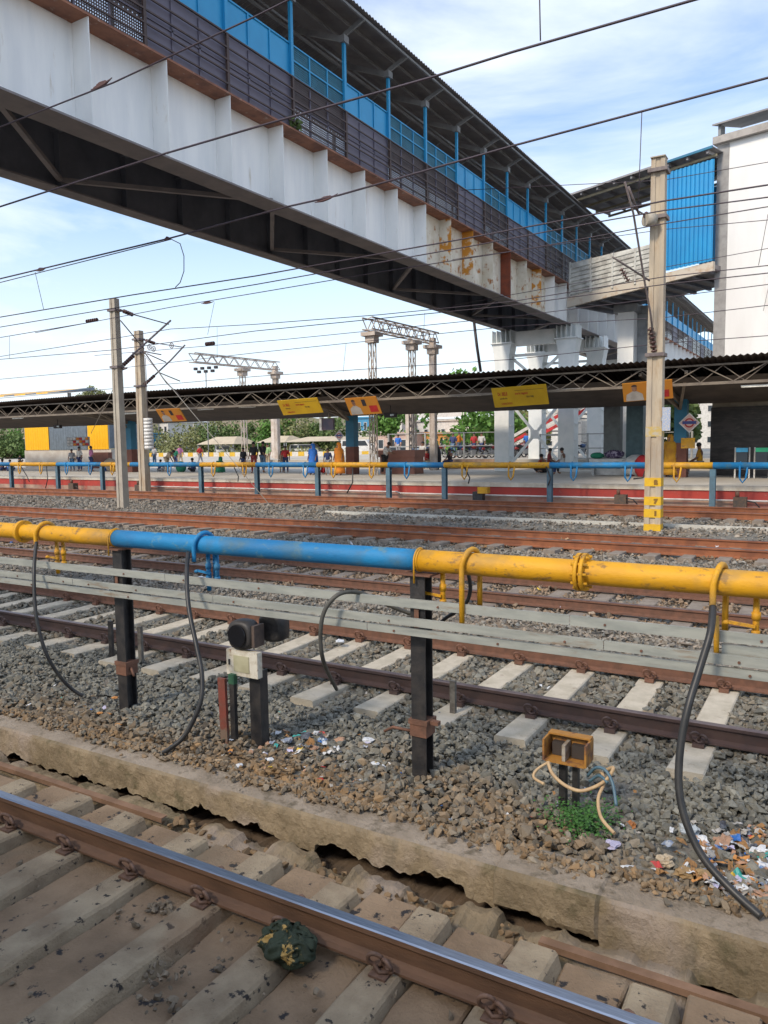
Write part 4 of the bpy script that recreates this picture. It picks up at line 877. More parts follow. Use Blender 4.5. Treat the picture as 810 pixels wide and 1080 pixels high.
for x,y,Y,l_,dy,lab in ((107,88.5,8.,.45,-6,'dark wrapped splice on the steep top left wire'),(344,209,12.9,.55,-4,'pale brown wrapped splice in front of the girder'),(43,284,12.9,.45,-1.5,'dark clamp on the thick wire at the far left'),(219,319,20.2,.6,-1,'dark clamp on a wire right of the left masts'),(176,251.5,12.9,.2,0,'small clamp where the thin wire meets the thick one')):
    c=Vector(ony(x,y,Y)); d=Vector(ony(x+14,y+dy,Y))-c; d=d.normalized()*l_/2
    mb=MB()
    for k in range(3): o_=Vector((0,.01*k,.022*(k-1))); mb.tube([c-d*(1-.2*k)+o_,c-d*.3+o_*1.5,c+d*.3+o_,c+d*(1-.15*k)-o_],[.008,.022,.02,.006],6)
    tag(mb.build('wire_clamp',brn,loc=c),lab,'wire clamp')
mbg=MB(); a=gp(238,487/3+200-162+.0,12.9)
t=thing('section_insulator','dark rod insulator on a wire beside the left gantry','insulator',gp(222,363,20.2)); insul(t,gp(217,363,20.2),gp(226,362,20.2),6,.07,brn)
t=thing('section_insulator','brown rod insulator on the wire left of the grey left mast','insulator',gp(98,338,20.2)); insul(t,gp(91,339,20.2),gp(103,337,20.2),6,.07,brn)
stake_d=M('machine_dark',(.07,.055,.045),.7,(.13,.08,.05),9)
for pts,lab in (([(150,372,30.),(289,538,24.5)],'thin guy wire slanting down right from the brown left mast to the ballast'),([(122,405,23.2),(96,457,26)],'thin guy wire slanting down left from the grey left mast')):
    P=[Vector(ony(*q)) for q in pts]; tag(MB().tube(P,.016,6).build('guy_wire',M('guy_grey',(.30,.27,.22),.5),loc=P[1]),lab,'wire')
for px_,lab in ((77,'small dark machine beside the far rail, left of the kiosk front'),(147,'small dark machine beside the far rail, between the left masts'),(655,'small brown junction post by the red wall left of the tall mast'),(781,'small dark junction post by the red wall right of the tall mast')):
    p=ony(px_,515,30.3); t=thing('track_machine',lab,'machine',(p[0],30.3,0)); MB().box(p[0]-.22,p[0]+.22,30.15,30.5,-.1,.42).build('housing',stake_d,t); MB().tube([(p[0]-.1,30.3,.42),(p[0]-.1,30.3,.62)],.07,8).build('knob',rust,t); MB().tube([(p[0]+.2,30.2,.3),(p[0]+.5,30.15,.25),(p[0]+.7,30.2,0)],.025,6).build('lead',rubber,t)
# gantries (lattice portals) far away, running away from us
def lattice(mb,a,b_,w,n,th=.05):
    a=Vector(a); b_=Vector(b_); d=(b_-a); ax=d.normalized(); u=Vector((0,0,1)) if abs(ax.z)<.7 else Vector((0,1,0)); s=ax.cross(u).normalized(); u=s.cross(ax)
    cs=[(s*i+u*j)*w/2 for i,j in ((-1,-1),(1,-1),(1,1),(-1,1))]
    for c in cs: mb.bar(a+c,b_+c,th,th)
    for k in range(n):
        p,q=a+d*(k/n),a+d*((k+1)/n)
        for i in range(4):
            c1,c2=cs[i],cs[(i+1)%4]
            if k%2: c1,c2=c2,c1
            mb.bar(p+c1,q+c2,th*.6,th*.6)
gm=M('gantry_paint',(.58,.51,.45),.7,(.45,.37,.30),2)
def gantry(pa,pb,zt,postpx,label):
    A_=onz(*pa,zt); B_=onz(*pb,zt); t=thing('lattice_gantry',label,'gantry',(A_[0],(A_[1]+B_[1])/2,.0))
    mb=MB(); lattice(mb,(A_[0],A_[1],zt-.4),(B_[0],B_[1],zt-.4),.62,16,.07); mb.build('beam',gm,t)
    for px,solid in postpx:
        # point of the beam line under this pixel
        best=min([(abs(proj(A_+(B_-A_)*k/200)[0]-px),k) for k in range(-40,241)]); c=A_+(B_-A_)*best[1]/200
        mb=MB(); lattice(mb,(c[0],c[1],-.2),(c[0],c[1],zt-.8),.30,10,.07 if solid else .05)
        if solid: mb.box(c[0]-.16,c[0]+.16,c[1]-.16,c[1]+.16,-.2,zt-.4)
        mb.build('post',gm,t); mb=MB(); mb.box(c[0]-.45,c[0]+.45,c[1]-.45,c[1]+.45,zt-1.05,zt-.85); mb.box(c[0]-.28,c[0]+.28,c[1]-.28,c[1]+.28,zt-1.4,zt-1.052); mb.build('post_head',gm,t)
def proj(p):
    v=np.array(p,float)-E0; z=v@fw; return (W/2+F*(v@rt)/z, H/2-F*(v@up)/z)
gantry((202,371),(292,381),9.2,[(255,False),(290,True)],'pale lattice gantry behind the canopy, left one with a long overhang')
gantry((387,333),(458,350),9.4,[(392,False),(434,False),(456,True)],'pale lattice gantry behind the canopy in the middle of the photo')
c=ony(217,391,90); t=thing('floodlight_pole','distant slim pole with a cluster of floodlights above the canopy','lamp post',(c[0],90,.78))
MB().tube([(c[0],90,.78),(c[0],90,c[2])],.08,6).build('pole',steelg,t); mb=MB()
for k in range(-3,4): mb.box(c[0]+k*.7-.25,c[0]+k*.7+.25,89.8,90.2,c[2]+(.2 if k%2 else -.3),c[2]+(.6 if k%2 else .1))
mb.build('lamps',ink,t)
for a,b_,lab in (((499,342),(507,388),'dark drain pipe hanging from the bridge left of the nearest pier'),):
    tag(MB().tube([gp(500,340,42),gp(503,365,42),gp(507,392,42)],.09,8).build('drain_pipe',ink,loc=gp(507,392,42)),lab,'pipe')
# ------------------------------------------------------------------ what stands on and behind the far platform
def bx3(x0,x1,y0,y1,z0,z1): return MB().box(x0,x1,y0,y1,z0,z1)
ky=M('kiosk_yellow',(.95,.50,.005),.6,(.90,.46,.005)); kg=M('kiosk_grey',(.16,.20,.24),.6)
def ribbed(x0,x1,y,z0,z1,pitch=.22,d=.035):
    mb=MB(); P=[]; x=x0; k=0
    while x<=x1+1e-6: P.append([(x,y-(d if k%4 in(1,2) else 0),z0),(x,y-(d if k%4 in(1,2) else 0),z1)]); x+=pitch/4*1.5; k+=1
    return mb.grid(P,False)
t=thing('kiosk','closed kiosk with yellow and grey ribbed shutters on the far platform','kiosk',(-58,44.5,.78))
bx3(-63.7,-52.4,44,47,2.42,4.6).build('body',kg,t)
ribbed(-63.6,-60.2,43.97,2.35,4.4).build('yellow_shutter',ky,t); ribbed(-60.1,-55.2,43.97,2.35,4.4).build('grey_shutter',kg,t); ribbed(-55.1,-52.5,43.97,2.35,4.4).build('yellow_shutter',ky,t)
bx3(-63.8,-52.3,44,47,.78,2.34).build('base',M('kiosk_base',(.60,.56,.50),.9,(.48,.42,.36),1),t); bx3(-54.5,-52.2,43.6,43.99,.78,2.1).build('front_plinth',brownbase,t)
# striped roof beyond
t=thing('striped_roof','yellow and dark striped roof peeping above the canopy at the top left of it','roof',(-80,60,6)); 
P0=[Vector(ony(x,y,60)) for x,y in ((-30,424),(70,413),(77,417),(0,431))]
for k in range(9):
    a=P0[0].x+(P0[1].x-P0[0].x)*k/9; b_=P0[0].x+(P0[1].x-P0[0].x)*(k+1)/9; z=P0[1].z+.75
    MB().hexa([(a,59,z-.9),(b_,59,z-.9),(b_,64,z-.4),(a,64,z-.4),(a,59,z-.8),(b_,59,z-.8),(b_,64,z-.05),(a,64,z-.05)]).build('stripe',ky if k%2 else kg,t)
for xk in (P0[0].x+2,P0[1].x-1): bx3(xk-.15,xk+.15,61,61.3,.78,z-.8).build('leg',steelg,t)
# kerb blocks at the far edge of the yard, yard surfaces
yk=M('kerb_yellow',(.62,.38,.03),.7); wk=M('kerb_white',(.62,.58,.52),.8)
t=thing('striped_kerb','low kerb painted in yellow and white blocks along the far side of the yard','kerb',(-90,92,.78))
x=-150; k=0
while x<-44 and k<96:
    bx3(x,x+1.1,92,92.6,.78,1.42).build('block',yk if k%2 else wk,t); x+=1.11; k+=1
struct('city_ground',MB().poly([(-900,100,.70),(600,100,.70),(600,1200,.70),(-900,1200,.70)]),M('earth',(.24,.19,.13),.95,(.17,.15,.09),.05))
struct('side_ground',MB().poly([(-900,-300,-.55),(600,-300,-.55),(600,100.5,-.55),(-900,100.5,-.55)]),dirt)
# raised concourse with railing
p0=ony(468,485,46)[0]
struct('concourse',bx3(p0-20,-6,46.3,92,.78,1.38),plat)
cw=thing('concourse_wall','low brown wall below the metal railing behind the platform','wall',(p0,46,.78)); bx3(p0,-18.2,46,46.28,.78,1.42).build('wall',M('brown_wall',(.32,.22,.16),.85),cw)
rl=M('railing_grey',(.42,.42,.40),.5)
def railing(x0,x1,y,z0,label):
    t=thing('metal_railing',label,'railing',((x0+x1)/2,y,z0)); x=x0
    while x<x1+.1: MB().box(x-.05,x+.05,y-.05,y+.05,z0,z0+1.75).build('post',rl,t); x+=(x1-x0)/max(1,round((x1-x0)/3.4))
    for z in (.25,.85,1.7): MB().tube([(x0,y,z0+z),(x1,y,z0+z)],.035,6).build('bar',rl,t)
railing(ony(410,480,46.1)[0],-18.3,46.1,1.42,'grey tube railing in front of the parked motorbikes left of the pier'); railing(-16,-7.2,46.1,1.2,'grey tube railing behind the bench between the piers and the building')
# counter, bench, bins
cb=M('brown_laminate',(.30,.13,.09),.6,(.25,.11,.08),2)
a=ony(402,499,38.3); b_=ony(438,499,38.3); t=thing('counter','brown box shaped counter a man in white leans on','counter',((a[0]+b_[0])/2,38.6,.78)); bx3(a[0],b_[0],38.2,39.3,.78,1.72).build('body',cb,t); bx3(a[0]-.06,b_[0]+.08,38.1,39.4,1.724,2.12).build('top',cb,t)
a=ony(622,488,38.5); b_=ony(668,488,38.5); t=thing('bench','long white slab bench with dark trim between the pier and the tall mast','bench',((a[0]+b_[0])/2,38.7,.78))
bx3(a[0],b_[0],38.4,39.2,1.42,1.6).build('seat',shirtw,t); bx3(a[0]+.1,b_[0]-.1,39.0,39.15,.78,1.62).build('back_panel',shirtw,t)
for x in (a[0]+.15,b_[0]-.15): bx3(x-.06,x+.06,38.5,38.95,.78,1.418).build('leg',rl,t)
a=ony(26,480,44)
for i,(x0,x1,cm,lab) in enumerate(((775,790,'blue','pair post litter bin with a blue lid liner by the black stone wall'),(795.5,811,'green','litter bin with a green lid liner at the right photo edge'))):
    A_=ony(x0,499,37.0); B_=ony(x1,499,37.0); y=37.0; t=thing('litter_bin',lab,'bin',((A_[0]+B_[0])/2,y,.78))
    for x in (A_[0],B_[0]): MB().box(x-.03,x+.03,y-.03,y+.03,.78,2.12).build('frame_post',shirtw,t)
    MB().box(A_[0]+.06,B_[0]-.06,y-.25,y+.25,1.15,1.92).build('bucket',M('bin_dark',(.03,.045,.06),.5),t)
    MB().box(A_[0]+.05,B_[0]-.05,y-.27,y+.27,1.923,2.1).build('liner',M('liner_'+cm,(.05,.36,.60) if cm=='blue' else (.03,.45,.22),.5),t)
c=ony(139.5,488,44); t=thing('green_bin','green litter drum standing behind the sacks at left','bin',c); MB().tube([(c[0],44,1.15),(c[0],44,2.1)],.32,14).build('drum',M('drum_green',(.02,.20,.08),.5),t); MB().tube([(c[0],44,.78),(c[0],44,1.15)],.05,6).build('stem',ink,t)
def sack(x,y,Y,rx,rz,col,label,cat='sack'):
    c=ony(x,y,Y); mb=MB().ball((c[0],Y,.78+rz*.85),rx,rx*.7,rz,14,9,.07,int(x)); return tag(mb.build(cat.replace(' ','_'),col,loc=(c[0],Y,.78)),label,cat)
cream=M('sack_cream',(.55,.45,.33),.9,(.42,.34,.25),3); blk=M('cloth_black',(.02,.02,.025),.8); pinkc=M('cloth_pink',(.55,.20,.38),.8); bl2=M('cloth_blue',(.03,.17,.60),.8,(.02,.12,.42),3); org=M('cloth_orange',(.70,.24,.02),.8,(.55,.17,.02),3); grn=M('cloth_green',(.02,.22,.12),.8,(.015,.15,.09),4); redc=M('cloth_red',(.58,.03,.035),.8,(.30,.03,.03),3); navy=M('cloth_navy',(.04,.06,.16),.8); jean=M('cloth_jeans',(.12,.20,.30),.8); sand=M('cloth_sand',(.50,.40,.28),.8); ltgrn=M('cloth_light_green',(.35,.55,.25),.8); mus=M('cloth_mustard',(.58,.30,.02),.8,(.45,.2,.02),3); greyc=M('cloth_grey',(.34,.34,.36),.8); maroon=M('cloth_maroon',(.26,.04,.045),.8)
sack(117,496,39,.62,.50,cream,'big cream sack beside the pink shirted man'); sack(124,496,38.4,.5,.38,cream,'lower cream sack right of the big one'); sack(121,497,37.9,.28,.26,mus,'small mustard bag in front of the cream sacks','bag')
sack(191,497,38.5,.42,.38,grn,'dark green bundle beside the stooping man in white','bundle'); sack(323,500,36.5,.26,.34,shirtw,'white carry bag left of the blue clad woman','bag')
sack(458,492,44.5,.5,.95,blk,'black draped bundle below the railing','bundle'); sack(673,487,38.2,.85,.55,shirtw,'white bundle left of the tall mast','bundle'); sack(678,486,37.7,.4,.55,redc,'red cloth bundle left of the tall mast','bundle')
c=ony(630,478,38.8); tag(MB().ball((c[0],38.8,1.75),.35,.3,.16,12,8,.08,3).build('bag',grn,loc=(c[0],38.8,1.6)),'small green bag lying on the white bench','bag'); c=ony(648,476,38.8); tag(MB().ball((c[0],38.8,1.8),.5,.3,.22,12,8,.12,4).build('bag',M('cloth_pattern',(.35,.30,.38),.8,(.05,.03,.08),9,.45,.5),loc=(c[0],38.8,1.6)),'patterned dark bag lying on the white bench','bag')
c=ony(84,466,42); t=thing('poster_rack','rack of small red and pale packets hung on the kiosk front','rack',c); MB().box(c[0]-1.6,c[0]+1.2,42,42.05,c[2]-.35,c[2]+.4).build('backing',steelg,t)
for i in range(7):
    for j in range(3): MB().box(c[0]-1.5+i*.38,c[0]-1.2+i*.38,41.95,41.997,c[2]-.3+j*.23,c[2]-.12+j*.23).build('packet',[redc,shirtw,org][(i+j)%3] if i>1 else shirtw,t)
MB().tube([(c[0],42.02,.78),(c[0],42.02,c[2]-.35)],.04,6).build('leg',steelg,t)
# ---- people
def skinmesh(name,joints,edges,mat,par,org,sub=1):
    bm=bmesh.new(); ly=bm.verts.layers.skin.verify()
    for i,(p,r) in enumerate(joints):
        v=bm.verts.new(p); v[ly].radius=r if isinstance(r,tuple) else (r,r); v[ly].use_root=(i==0)
    bm.verts.ensure_lookup_table()
    for a_,b_ in edges: bm.edges.new((bm.verts[a_],bm.verts[b_]))
    me=bpy.data.meshes.new(name); bm.to_mesh(me); bm.free(); me.materials.append(mat)
    o=bpy.data.objects.new(name,me); COL.objects.link(o); o.parent=par
    m1=o.modifiers.new('skin','SKIN'); m1.use_smooth_shade=True; m2=o.modifiers.new('sub','SUBSURF'); m2.levels=sub; m2.render_levels=sub
    return o
POSES={
'stand':dict(pel=(0,0,.92),che=(0,0,1.33),neck=(0,0,1.47),head=(0,-.01,1.60),kn=[(-.10,-.02,.50),(.11,.01,.50)],ft=[(-.11,0,.06),(.13,.03,.06)],el=[(-.25,.02,1.12),(.25,.02,1.12)],ha=[(-.27,-.08,.86),(.26,-.10,.86)]),
'walk':dict(pel=(0,0,.92),che=(.02,0,1.33),neck=(.03,0,1.47),head=(.05,-.01,1.60),kn=[(-.02,-.12,.50),(.10,.12,.50)],ft=[(-.2,-.12,.08),(.26,.1,.06)],el=[(-.2,-.15,1.12),(.2,.15,1.12)],ha=[(-.05,-.2,.92),(.30,.15,.92)]),
'lean':dict(pel=(0,0,.92),che=(.12,0,1.28),neck=(.2,0,1.40),head=(.26,0,1.50),kn=[(-.08,-.06,.50),(.08,.06,.50)],ft=[(-.12,-.06,.06),(.05,.08,.06)],el=[(.3,-.15,1.12),(.32,.15,1.12)],ha=[(.5,-.12,1.1),(.52,.12,1.1)]),
'bend':dict(pel=(0,0,.85),che=(.30,0,1.12),neck=(.40,0,1.2),head=(.52,0,1.22),kn=[(.08,-.1,.46),(.05,.1,.46)],ft=[(-.02,-.1,.06),(.0,.12,.06)],el=[(.38,-.18,.9),(.38,.18,.9)],ha=[(.5,-.12,.65),(.5,.12,.65)]),
'sit':dict(pel=(0,0,.14),che=(.05,0,.50),neck=(.08,0,.63),head=(.12,0,.76),kn=[(.38,-.22,.28),(.38,.24,.25)],ft=[(.22,-.02,.06),(.28,.06,.06)],el=[(.12,-.26,.36),(.14,.26,.36)],ha=[(.34,-.16,.34),(.34,.16,.34)]),
'squat':dict(pel=(0,0,.26),che=(.12,0,.60),neck=(.18,0,.72),head=(.23,0,.84),kn=[(.32,-.16,.50),(.32,.16,.50)],ft=[(.12,-.12,.05),(.12,.12,.05)],el=[(.28,-.22,.52),(.28,.22,.52)],ha=[(.46,-.1,.48),(.46,.1,.48)]),
'chair':dict(pel=(0,0,.50),che=(-.02,0,.90),neck=(0,0,1.03),head=(.03,0,1.16),kn=[(.42,-.1,.50),(.42,.12,.50)],ft=[(.44,-.1,.06),(.42,.12,.06)],el=[(.05,-.25,.72),(.05,.25,.72)],ha=[(.28,-.15,.60),(.28,.15,.60)]),
}
hair=M('hair_black',(.012,.01,.01),.6)
def person(px,pyf,Y,hpx,pose,shirt,pants,rz,label,veil=None,z=None,z0=.775):
    c=ony(px,pyf,Y); x=c[0]; zz=z0 if z is None else z
    t=bpy.data.objects.new('person',None); COL.objects.link(t); t.location=(x,Y,zz); t.rotation_euler[2]=rz; hpx*=1.05; t.scale=(hpx,hpx,hpx); tag(t,label,'person')
    J=POSES[pose]; S=lambda s: (J['che'][0],s*.17,J['che'][2]+.08) if pose not in('stand',) else (s*.17,0,J['che'][2]+.08)
    fr=(pose=='stand')
    side=[(-1),(1)]
    hipp=lambda s:(J['pel'][0]+ (s*.09 if fr else 0),J['pel'][1]+(0 if fr else s*.09),J['pel'][2])
    toe=lambda f: (f[0]+(0 if fr else .14),f[1]-(.14 if fr else 0),f[2]-.03)
    j=[(J['pel'],.12),(J['che'],(.13,.11)),(J['neck'],.052),(J['head'],(.085,.095)),((J['head'][0],J['head'][1],J['head'][2]+.10),(.07,.08))]; e=[(0,1),(1,2),(2,3),(3,4)]
    for k,s in enumerate(side):
        b=len(j); j+=[(S(s),.055),(J['el'][k],.042),(J['ha'][k],.032),((J['ha'][k][0]+.03,J['ha'][k][1]-.03,J['ha'][k][2]-.08),.028)]; e+=[(1,b),(b,b+1),(b+1,b+2),(b+2,b+3)]
        b=len(j); j+=[(hipp(s),.09),(J['kn'][k],.058),(J['ft'][k],.04),(toe(J['ft'][k]),.035)]; e+=[(0,b),(b,b+1),(b+1,b+2),(b+2,b+3)]
    skinmesh('body',j,e,skin,t,None)
    def mixp(a,b,f): return tuple(a[i]+(b[i]-a[i])*f for i in range(3))
    j=[(J['pel'],(.15,.13)),(J['che'],(.17,.13)),(mixp(J['che'],J['neck'],.7),.085)]; e=[(0,1),(1,2)]
    for k,s in enumerate(side):
        b=len(j); j+=[(S(s),.082),(J['el'][k],.064)]; e+=[(1,b),(b,b+1)]
    skinmesh('shirt',j,e,shirt,t,None)
    if pants is not None:
        j=[(mixp(J['pel'],J['che'],.12),(.145,.125))]; e=[]
        for k,s in enumerate(side):
            b=len(j); j+=[(hipp(s),.105),(J['kn'][k],.078),(mixp(J['kn'][k],J['ft'][k],.88),.062)]; e+=[(0,b),(b,b+1),(b+1,b+2)]
        skinmesh('trousers',j,e,pants,t,None)
    hd=J['head']; mb=MB(); mb.ball((hd[0]-.0,hd[1]+(.02 if fr else 0),hd[2]+.06),.098,.105,.095,12,8); ORG[t.name]=(0,0,0)
    o=mb.build('hair',hair if veil is None else veil,t)
    face=MB(); f=(hd[0]+(.0 if fr else .088),hd[1]-(.088 if fr else 0),hd[2]+.0)
    for s in (-1,1): face.ball((f[0]+(s*.035 if fr else 0),f[1]+(0 if fr else s*.035),f[2]+.02),.013,.013,.011,6,4)
    face.ball((f[0],f[1],f[2]-.05),.02,.02,.007,6,4); face.build('face_features',hair,t)
    if veil is not None:    # draped cloth from the head over the shoulders down to the hem
        mb=MB(); R_=[]
        hz=hd[2]+.15; base=.10 if pose in('stand','walk') else .02
        prof_=[(hz,.05),(hz-.06,.12),(hd[2],.135),(hd[2]-.14,.13),(J['che'][2]+.03,.24),(J['che'][2]-.2,.25),(max(base+.2,J['pel'][2]),.27),(base+.15,.30),(base,.33)]
        if pose in('sit','squat'): prof_=[(hz,.05),(hz-.06,.12),(hd[2],.135),(hd[2]-.14,.14),(J['che'][2]-.05,.26),(.25,.36),(.04,.42)]
        for q,(z_,r_) in enumerate(prof_):
            cxo=hd[0]*(max(0,min(1,(z_-.2)/max(.1,hd[2]))))
            R_.append([(cxo+.03+(r_*(1+.10*math.sin(5*a+q)))*math.cos(a)*1.0,.03+(r_*(1+.08*math.sin(4*a+q*2)))*math.sin(a)*.85,z_) for a in [2*math.pi*k/18 for k in range(18)]])
        mb.rings(R_[::-1]); mb.build('draped_cloth',veil,t)
    return t
P_=person
P_(84.5,497,38.5,1.0,'stand',shirtw,navy,0,'man in white shirt and dark trousers at the kiosk stall'); P_(97,497,37.8,1.02,'stand',pinkc,navy,2.8,'man in pink shirt with dark trousers at the stall, seen from behind'); P_(76.5,497,38.2,.9,'stand',greyc,jean,.6,'person in grey beside the man in white shirt at the stall')
P_(2,496,37.5,1.0,'sit',maroon,navy,0,'person in maroon sitting at the left edge of the platform'); P_(9.5,496,37.2,.95,'sit',bl2,navy,.4,'person in blue sitting at the left edge of the platform'); P_(20.5,484,60,1.0,'sit',blk,blk,0,'distant person in black sitting behind the left platform sitters')
P_(176,498,38.0,1.05,'bend',sand,sand,.3,'person in pale clothes stooping beside the brown left mast'); P_(185.5,487,46,.9,'stand',grn,navy,0,'child in green behind the stooping person'); P_(190,487,50,1.02,'walk',pinkc,sand,0,'distant person in pink walking behind the stooping person')
P_(203.5,497,38.5,1.0,'sit',navy,blk,2.5,'person in dark clothes sitting left of the green clad squatting one'); P_(168,497,38.6,.9,'sit',navy,greyc,1,'person in navy sitting left of the stooping one')
P_(231,497,38,1.0,'squat',grn,maroon,-.4,'person under a green cloth squatting on the platform',veil=grn)
P_(257,497,38,.88,'stand',blk,navy,0,'boy in black left of the two men in black'); P_(268,497,37.6,1.07,'stand',blk,maroon,.2,'man in black shirt and cap, left of the two men in black'); P_(277.5,497,38,1.08,'walk',blk,jean,1.7,'man in black shirt and jeans, right of the two men in black'); P_(282.5,487,46,1.02,'stand',ltgrn,sand,0,'man in light green shirt behind the man in jeans')
P_(297,495,39,.74,'stand',sand,sand,0,'small child in beige beside the one in red'); P_(301.5,496,38.6,.92,'stand',redc,navy,.5,'child in red jacket'); 
P_(330,501,36.2,.98,'stand',bl2,navy,0,'woman draped in blue cloth',veil=bl2); P_(340,500,36.8,.72,'squat',redc,redc,0,'small child in red crouching right of the blue clad woman'); P_(346,501,36,.83,'stand',navy,greyc,.4,'boy in navy shirt between the blue and orange clad women'); P_(357.5,501,36,1.0,'stand',org,maroon,0,'woman draped in orange cloth under the diamond sign',veil=org)
P_(406,500,37.3,1.05,'lean',shirtw,blk,0,'man in white shirt leaning on the brown counter'); P_(450,487,44.0,1.0,'chair',redc,sand,0,'person in red and white seated beyond the counter'); P_(474.5,487,45.3,1.0,'chair',blk,navy,3.0,'man in dark clothes seated at the railing')
P_(446,487,46.0,1.0,'stand',shirtw,greyc,0,'person in white standing beside the motorbikes'); P_(540-62,470,50,1.0,'stand',navy,jean,0,'person in navy standing among the motorbikes',z=1.38)
P_(496-12,470,52,1.05,'walk',org,jean,0,'person in orange top standing among the motorbikes',z=1.38)
P_(593,500,38.6,1.02,'chair',shirtw,navy,3.0,'man in white shirt sitting beside the right column of the nearest pier'); P_(579.5,498,40,1.0,'chair',maroon,blk,.2,'person in maroon sitting inside the pier bracing'); P_(573,497,41,1.1,'sit',redc,blk,2.8,'person in red sitting behind the pier bracing')
P_(648,478,47,1.05,'stand',jean,navy,0,'man in pale blue shirt behind the white bench')
P_(706,496,37.4,1.08,'stand',mus,mus,0,'woman draped in mustard cloth right of the tall mast',veil=mus); P_(716,496,38.4,1.0,'chair',maroon,maroon,2.9,'person in maroon seated left of the blue canopy post'); P_(737.5,495,38.6,1.15,'chair',mus,greyc,3.1,'person in yellow seated right of the blue canopy post')
P_(57-6,484,62,1.0,'sit',redc,navy,.3,'distant person in red sitting beyond the far left kiosk corner') if 0 else None
P_(112,497,38.9,.95,'sit',shirtw,bl2,-.3,'person in white sitting by the cream sacks'); P_(211,487,52,1.0,'walk',redc,greyc,.2,'distant person in red walking behind the squatting woman'); P_(163,486,50,1.0,'stand',shirtw,jean,0,'distant person in white beside the green bin'); P_(420,470,52,1.0,'stand',bl2,greyc,0,'person in blue behind the counter',z=1.38)
P_(500,470,53,1.0,'stand',redc,navy,0,'person in red top beyond the motorbikes left of the pier',z=1.38); P_(508,470,51.5,1.0,'stand',shirtw,navy,0,'person in white top beyond the motorbikes left of the pier',z=1.38); P_(556,470,53,1.0,'stand',bl2,navy,0,'person in blue seen through the pier bracing',z=1.38); P_(668,496,38,.95,'sit',org,maroon,1,'person in orange sitting by the bundles left of the tall mast')
# ---- motorbikes
def motorbike(x,y,z,rz,col,label,proto=[None]):
    t=thing('motorbike',label,'motorbike',(0,0,0),'motorbikes parked behind the railing')
    for wx in (-.62,.62):
        ring=[(wx+.27*math.cos(a),0,.30+.27*math.sin(a)) for a in [2*math.pi*k/14 for k in range(15)]]; w=MB().tube(ring,.045,6).build('tyre',rubber,t); MB().tube([(wx,-.04,.30),(wx,.04,.30)],.11,10).build('hub',steelg,w)
    mb=MB(); mb.tube([(-.62,0,.30),(-.1,0,.45),(.25,0,.55),(.48,0,.90)],.05,6); mb.tube([(.62,.07,.30),(.45,.07,.95)],.03,6); mb.tube([(.62,-.07,.30),(.45,-.07,.95)],.03,6); mb.box(-.15,.25,-.12,.12,.28,.58); mb.build('frame',steelg,t)
    mb=MB(); mb.ball((.15,0,.78),.30,.14,.14,10,7); mb.build('tank',col,t); MB().rings([[(-.75,-.1,.80),(-.75,.1,.80),(-.75,.1,.86),(-.75,-.1,.86)],[(-.1,-.13,.74),(-.1,.13,.74),(-.1,.13,.82),(-.1,-.13,.82)]],smooth=False).build('seat',blk,t)
    MB().tube([(.42,-.33,1.05),(.47,0,.98),(.42,.33,1.05)],.02,6).build('handlebar',ink,t); MB().ball((.58,0,.88),.08,.09,.09,8,6).build('headlight',shirtw,t); MB().ball((-.78,0,.66),.16,.09,.10,8,6).build('rear_fender',col,t)
    t.location=(x,y,z); t.rotation_euler[2]=rz; return t
protos=[motorbike(0,0,0,0,c,'x') for c in (M('bike_blue',(.04,.10,.25),.3),M('bike_black',(.02,.02,.025),.3),M('bike_red',(.30,.03,.03),.3))]
spots=[(446,50),(454,51),(462,52),(484,50),(491,51),(498,50),(505,52),(512,51),(519,50),(538,51),(546,52),(553,51),(613,50),(640,51),(655,50),(664,51),(695,50),(707,51)]
for i,(px,Y) in enumerate(spots):
    side='left of the pier' if px<525 else ('inside the pier bracing' if px<600 else 'right of the pier')
    grp=[p for p in spots if (p[0]<525)==(px<525) and ((p[0]<600)==(px<600))]; num=grp.index((px,Y))+1
    o=protos[i] if i<3 else copy_tree(protos[i%3],(0,0,0))
    o['label']='%s motorbike %s, number %d from the left in its row'%(['blue','black','red'][i%3],side,num)
    c=ony(px,480,Y); o.location=(c[0],Y,1.38); o.rotation_euler[2]=1.1+rnd(-.2,.2); o['group']='motorbikes parked behind the railing'
# ---- vans and tents
vw=M('van_white',(.68,.68,.66),.35); gl=M('dark_glass',(.03,.04,.05),.15)
def van(px,Y,rz,label,mat,L_=3.9,hh=1.75):
    c=ony(px,480,Y); t=thing('parked_van',label,'van',(0,0,0))
    prof2=[(-L_/2,.35),(-L_/2,hh*.55),(-L_/2+.25,hh),(L_/2-1.1,hh),(L_/2-.45,hh*.62),(L_/2,hh*.5),(L_/2,.35)]
    MB().rings([[(x,y,z) for x,z in prof2] for y in (-.8,.8)],smooth=False).build('body',mat,t)
    for s in (-1,1):
        MB().poly([(x,s*.805,z) for x,z in ((-L_/2+.35,hh*.6),(L_/2-.75,hh*.6),(L_/2-1.2,hh*.92),(-L_/2+.45,hh*.92))]).build('side_window',gl,t)
        for wx in (-L_/2+.75,L_/2-.75): MB().tube([(wx,s*.70,.32),(wx,s*.83,.32)],.32,14).build('wheel',rubber,t)
        MB().box(L_/2+.001,L_/2+.04,s*.6-.14,s*.6+.14,.62,.78).build('headlight',shirtw,t)
    MB().poly([(-L_/2-.004,-.65,hh*.6),(-L_/2-.004,.65,hh*.6),(-L_/2+.2,.6,hh*.93),(-L_/2+.2,-.6,hh*.93)]).build('rear_window',gl,t)
    t.location=(c[0],Y,.78); t.rotation_euler[2]=rz
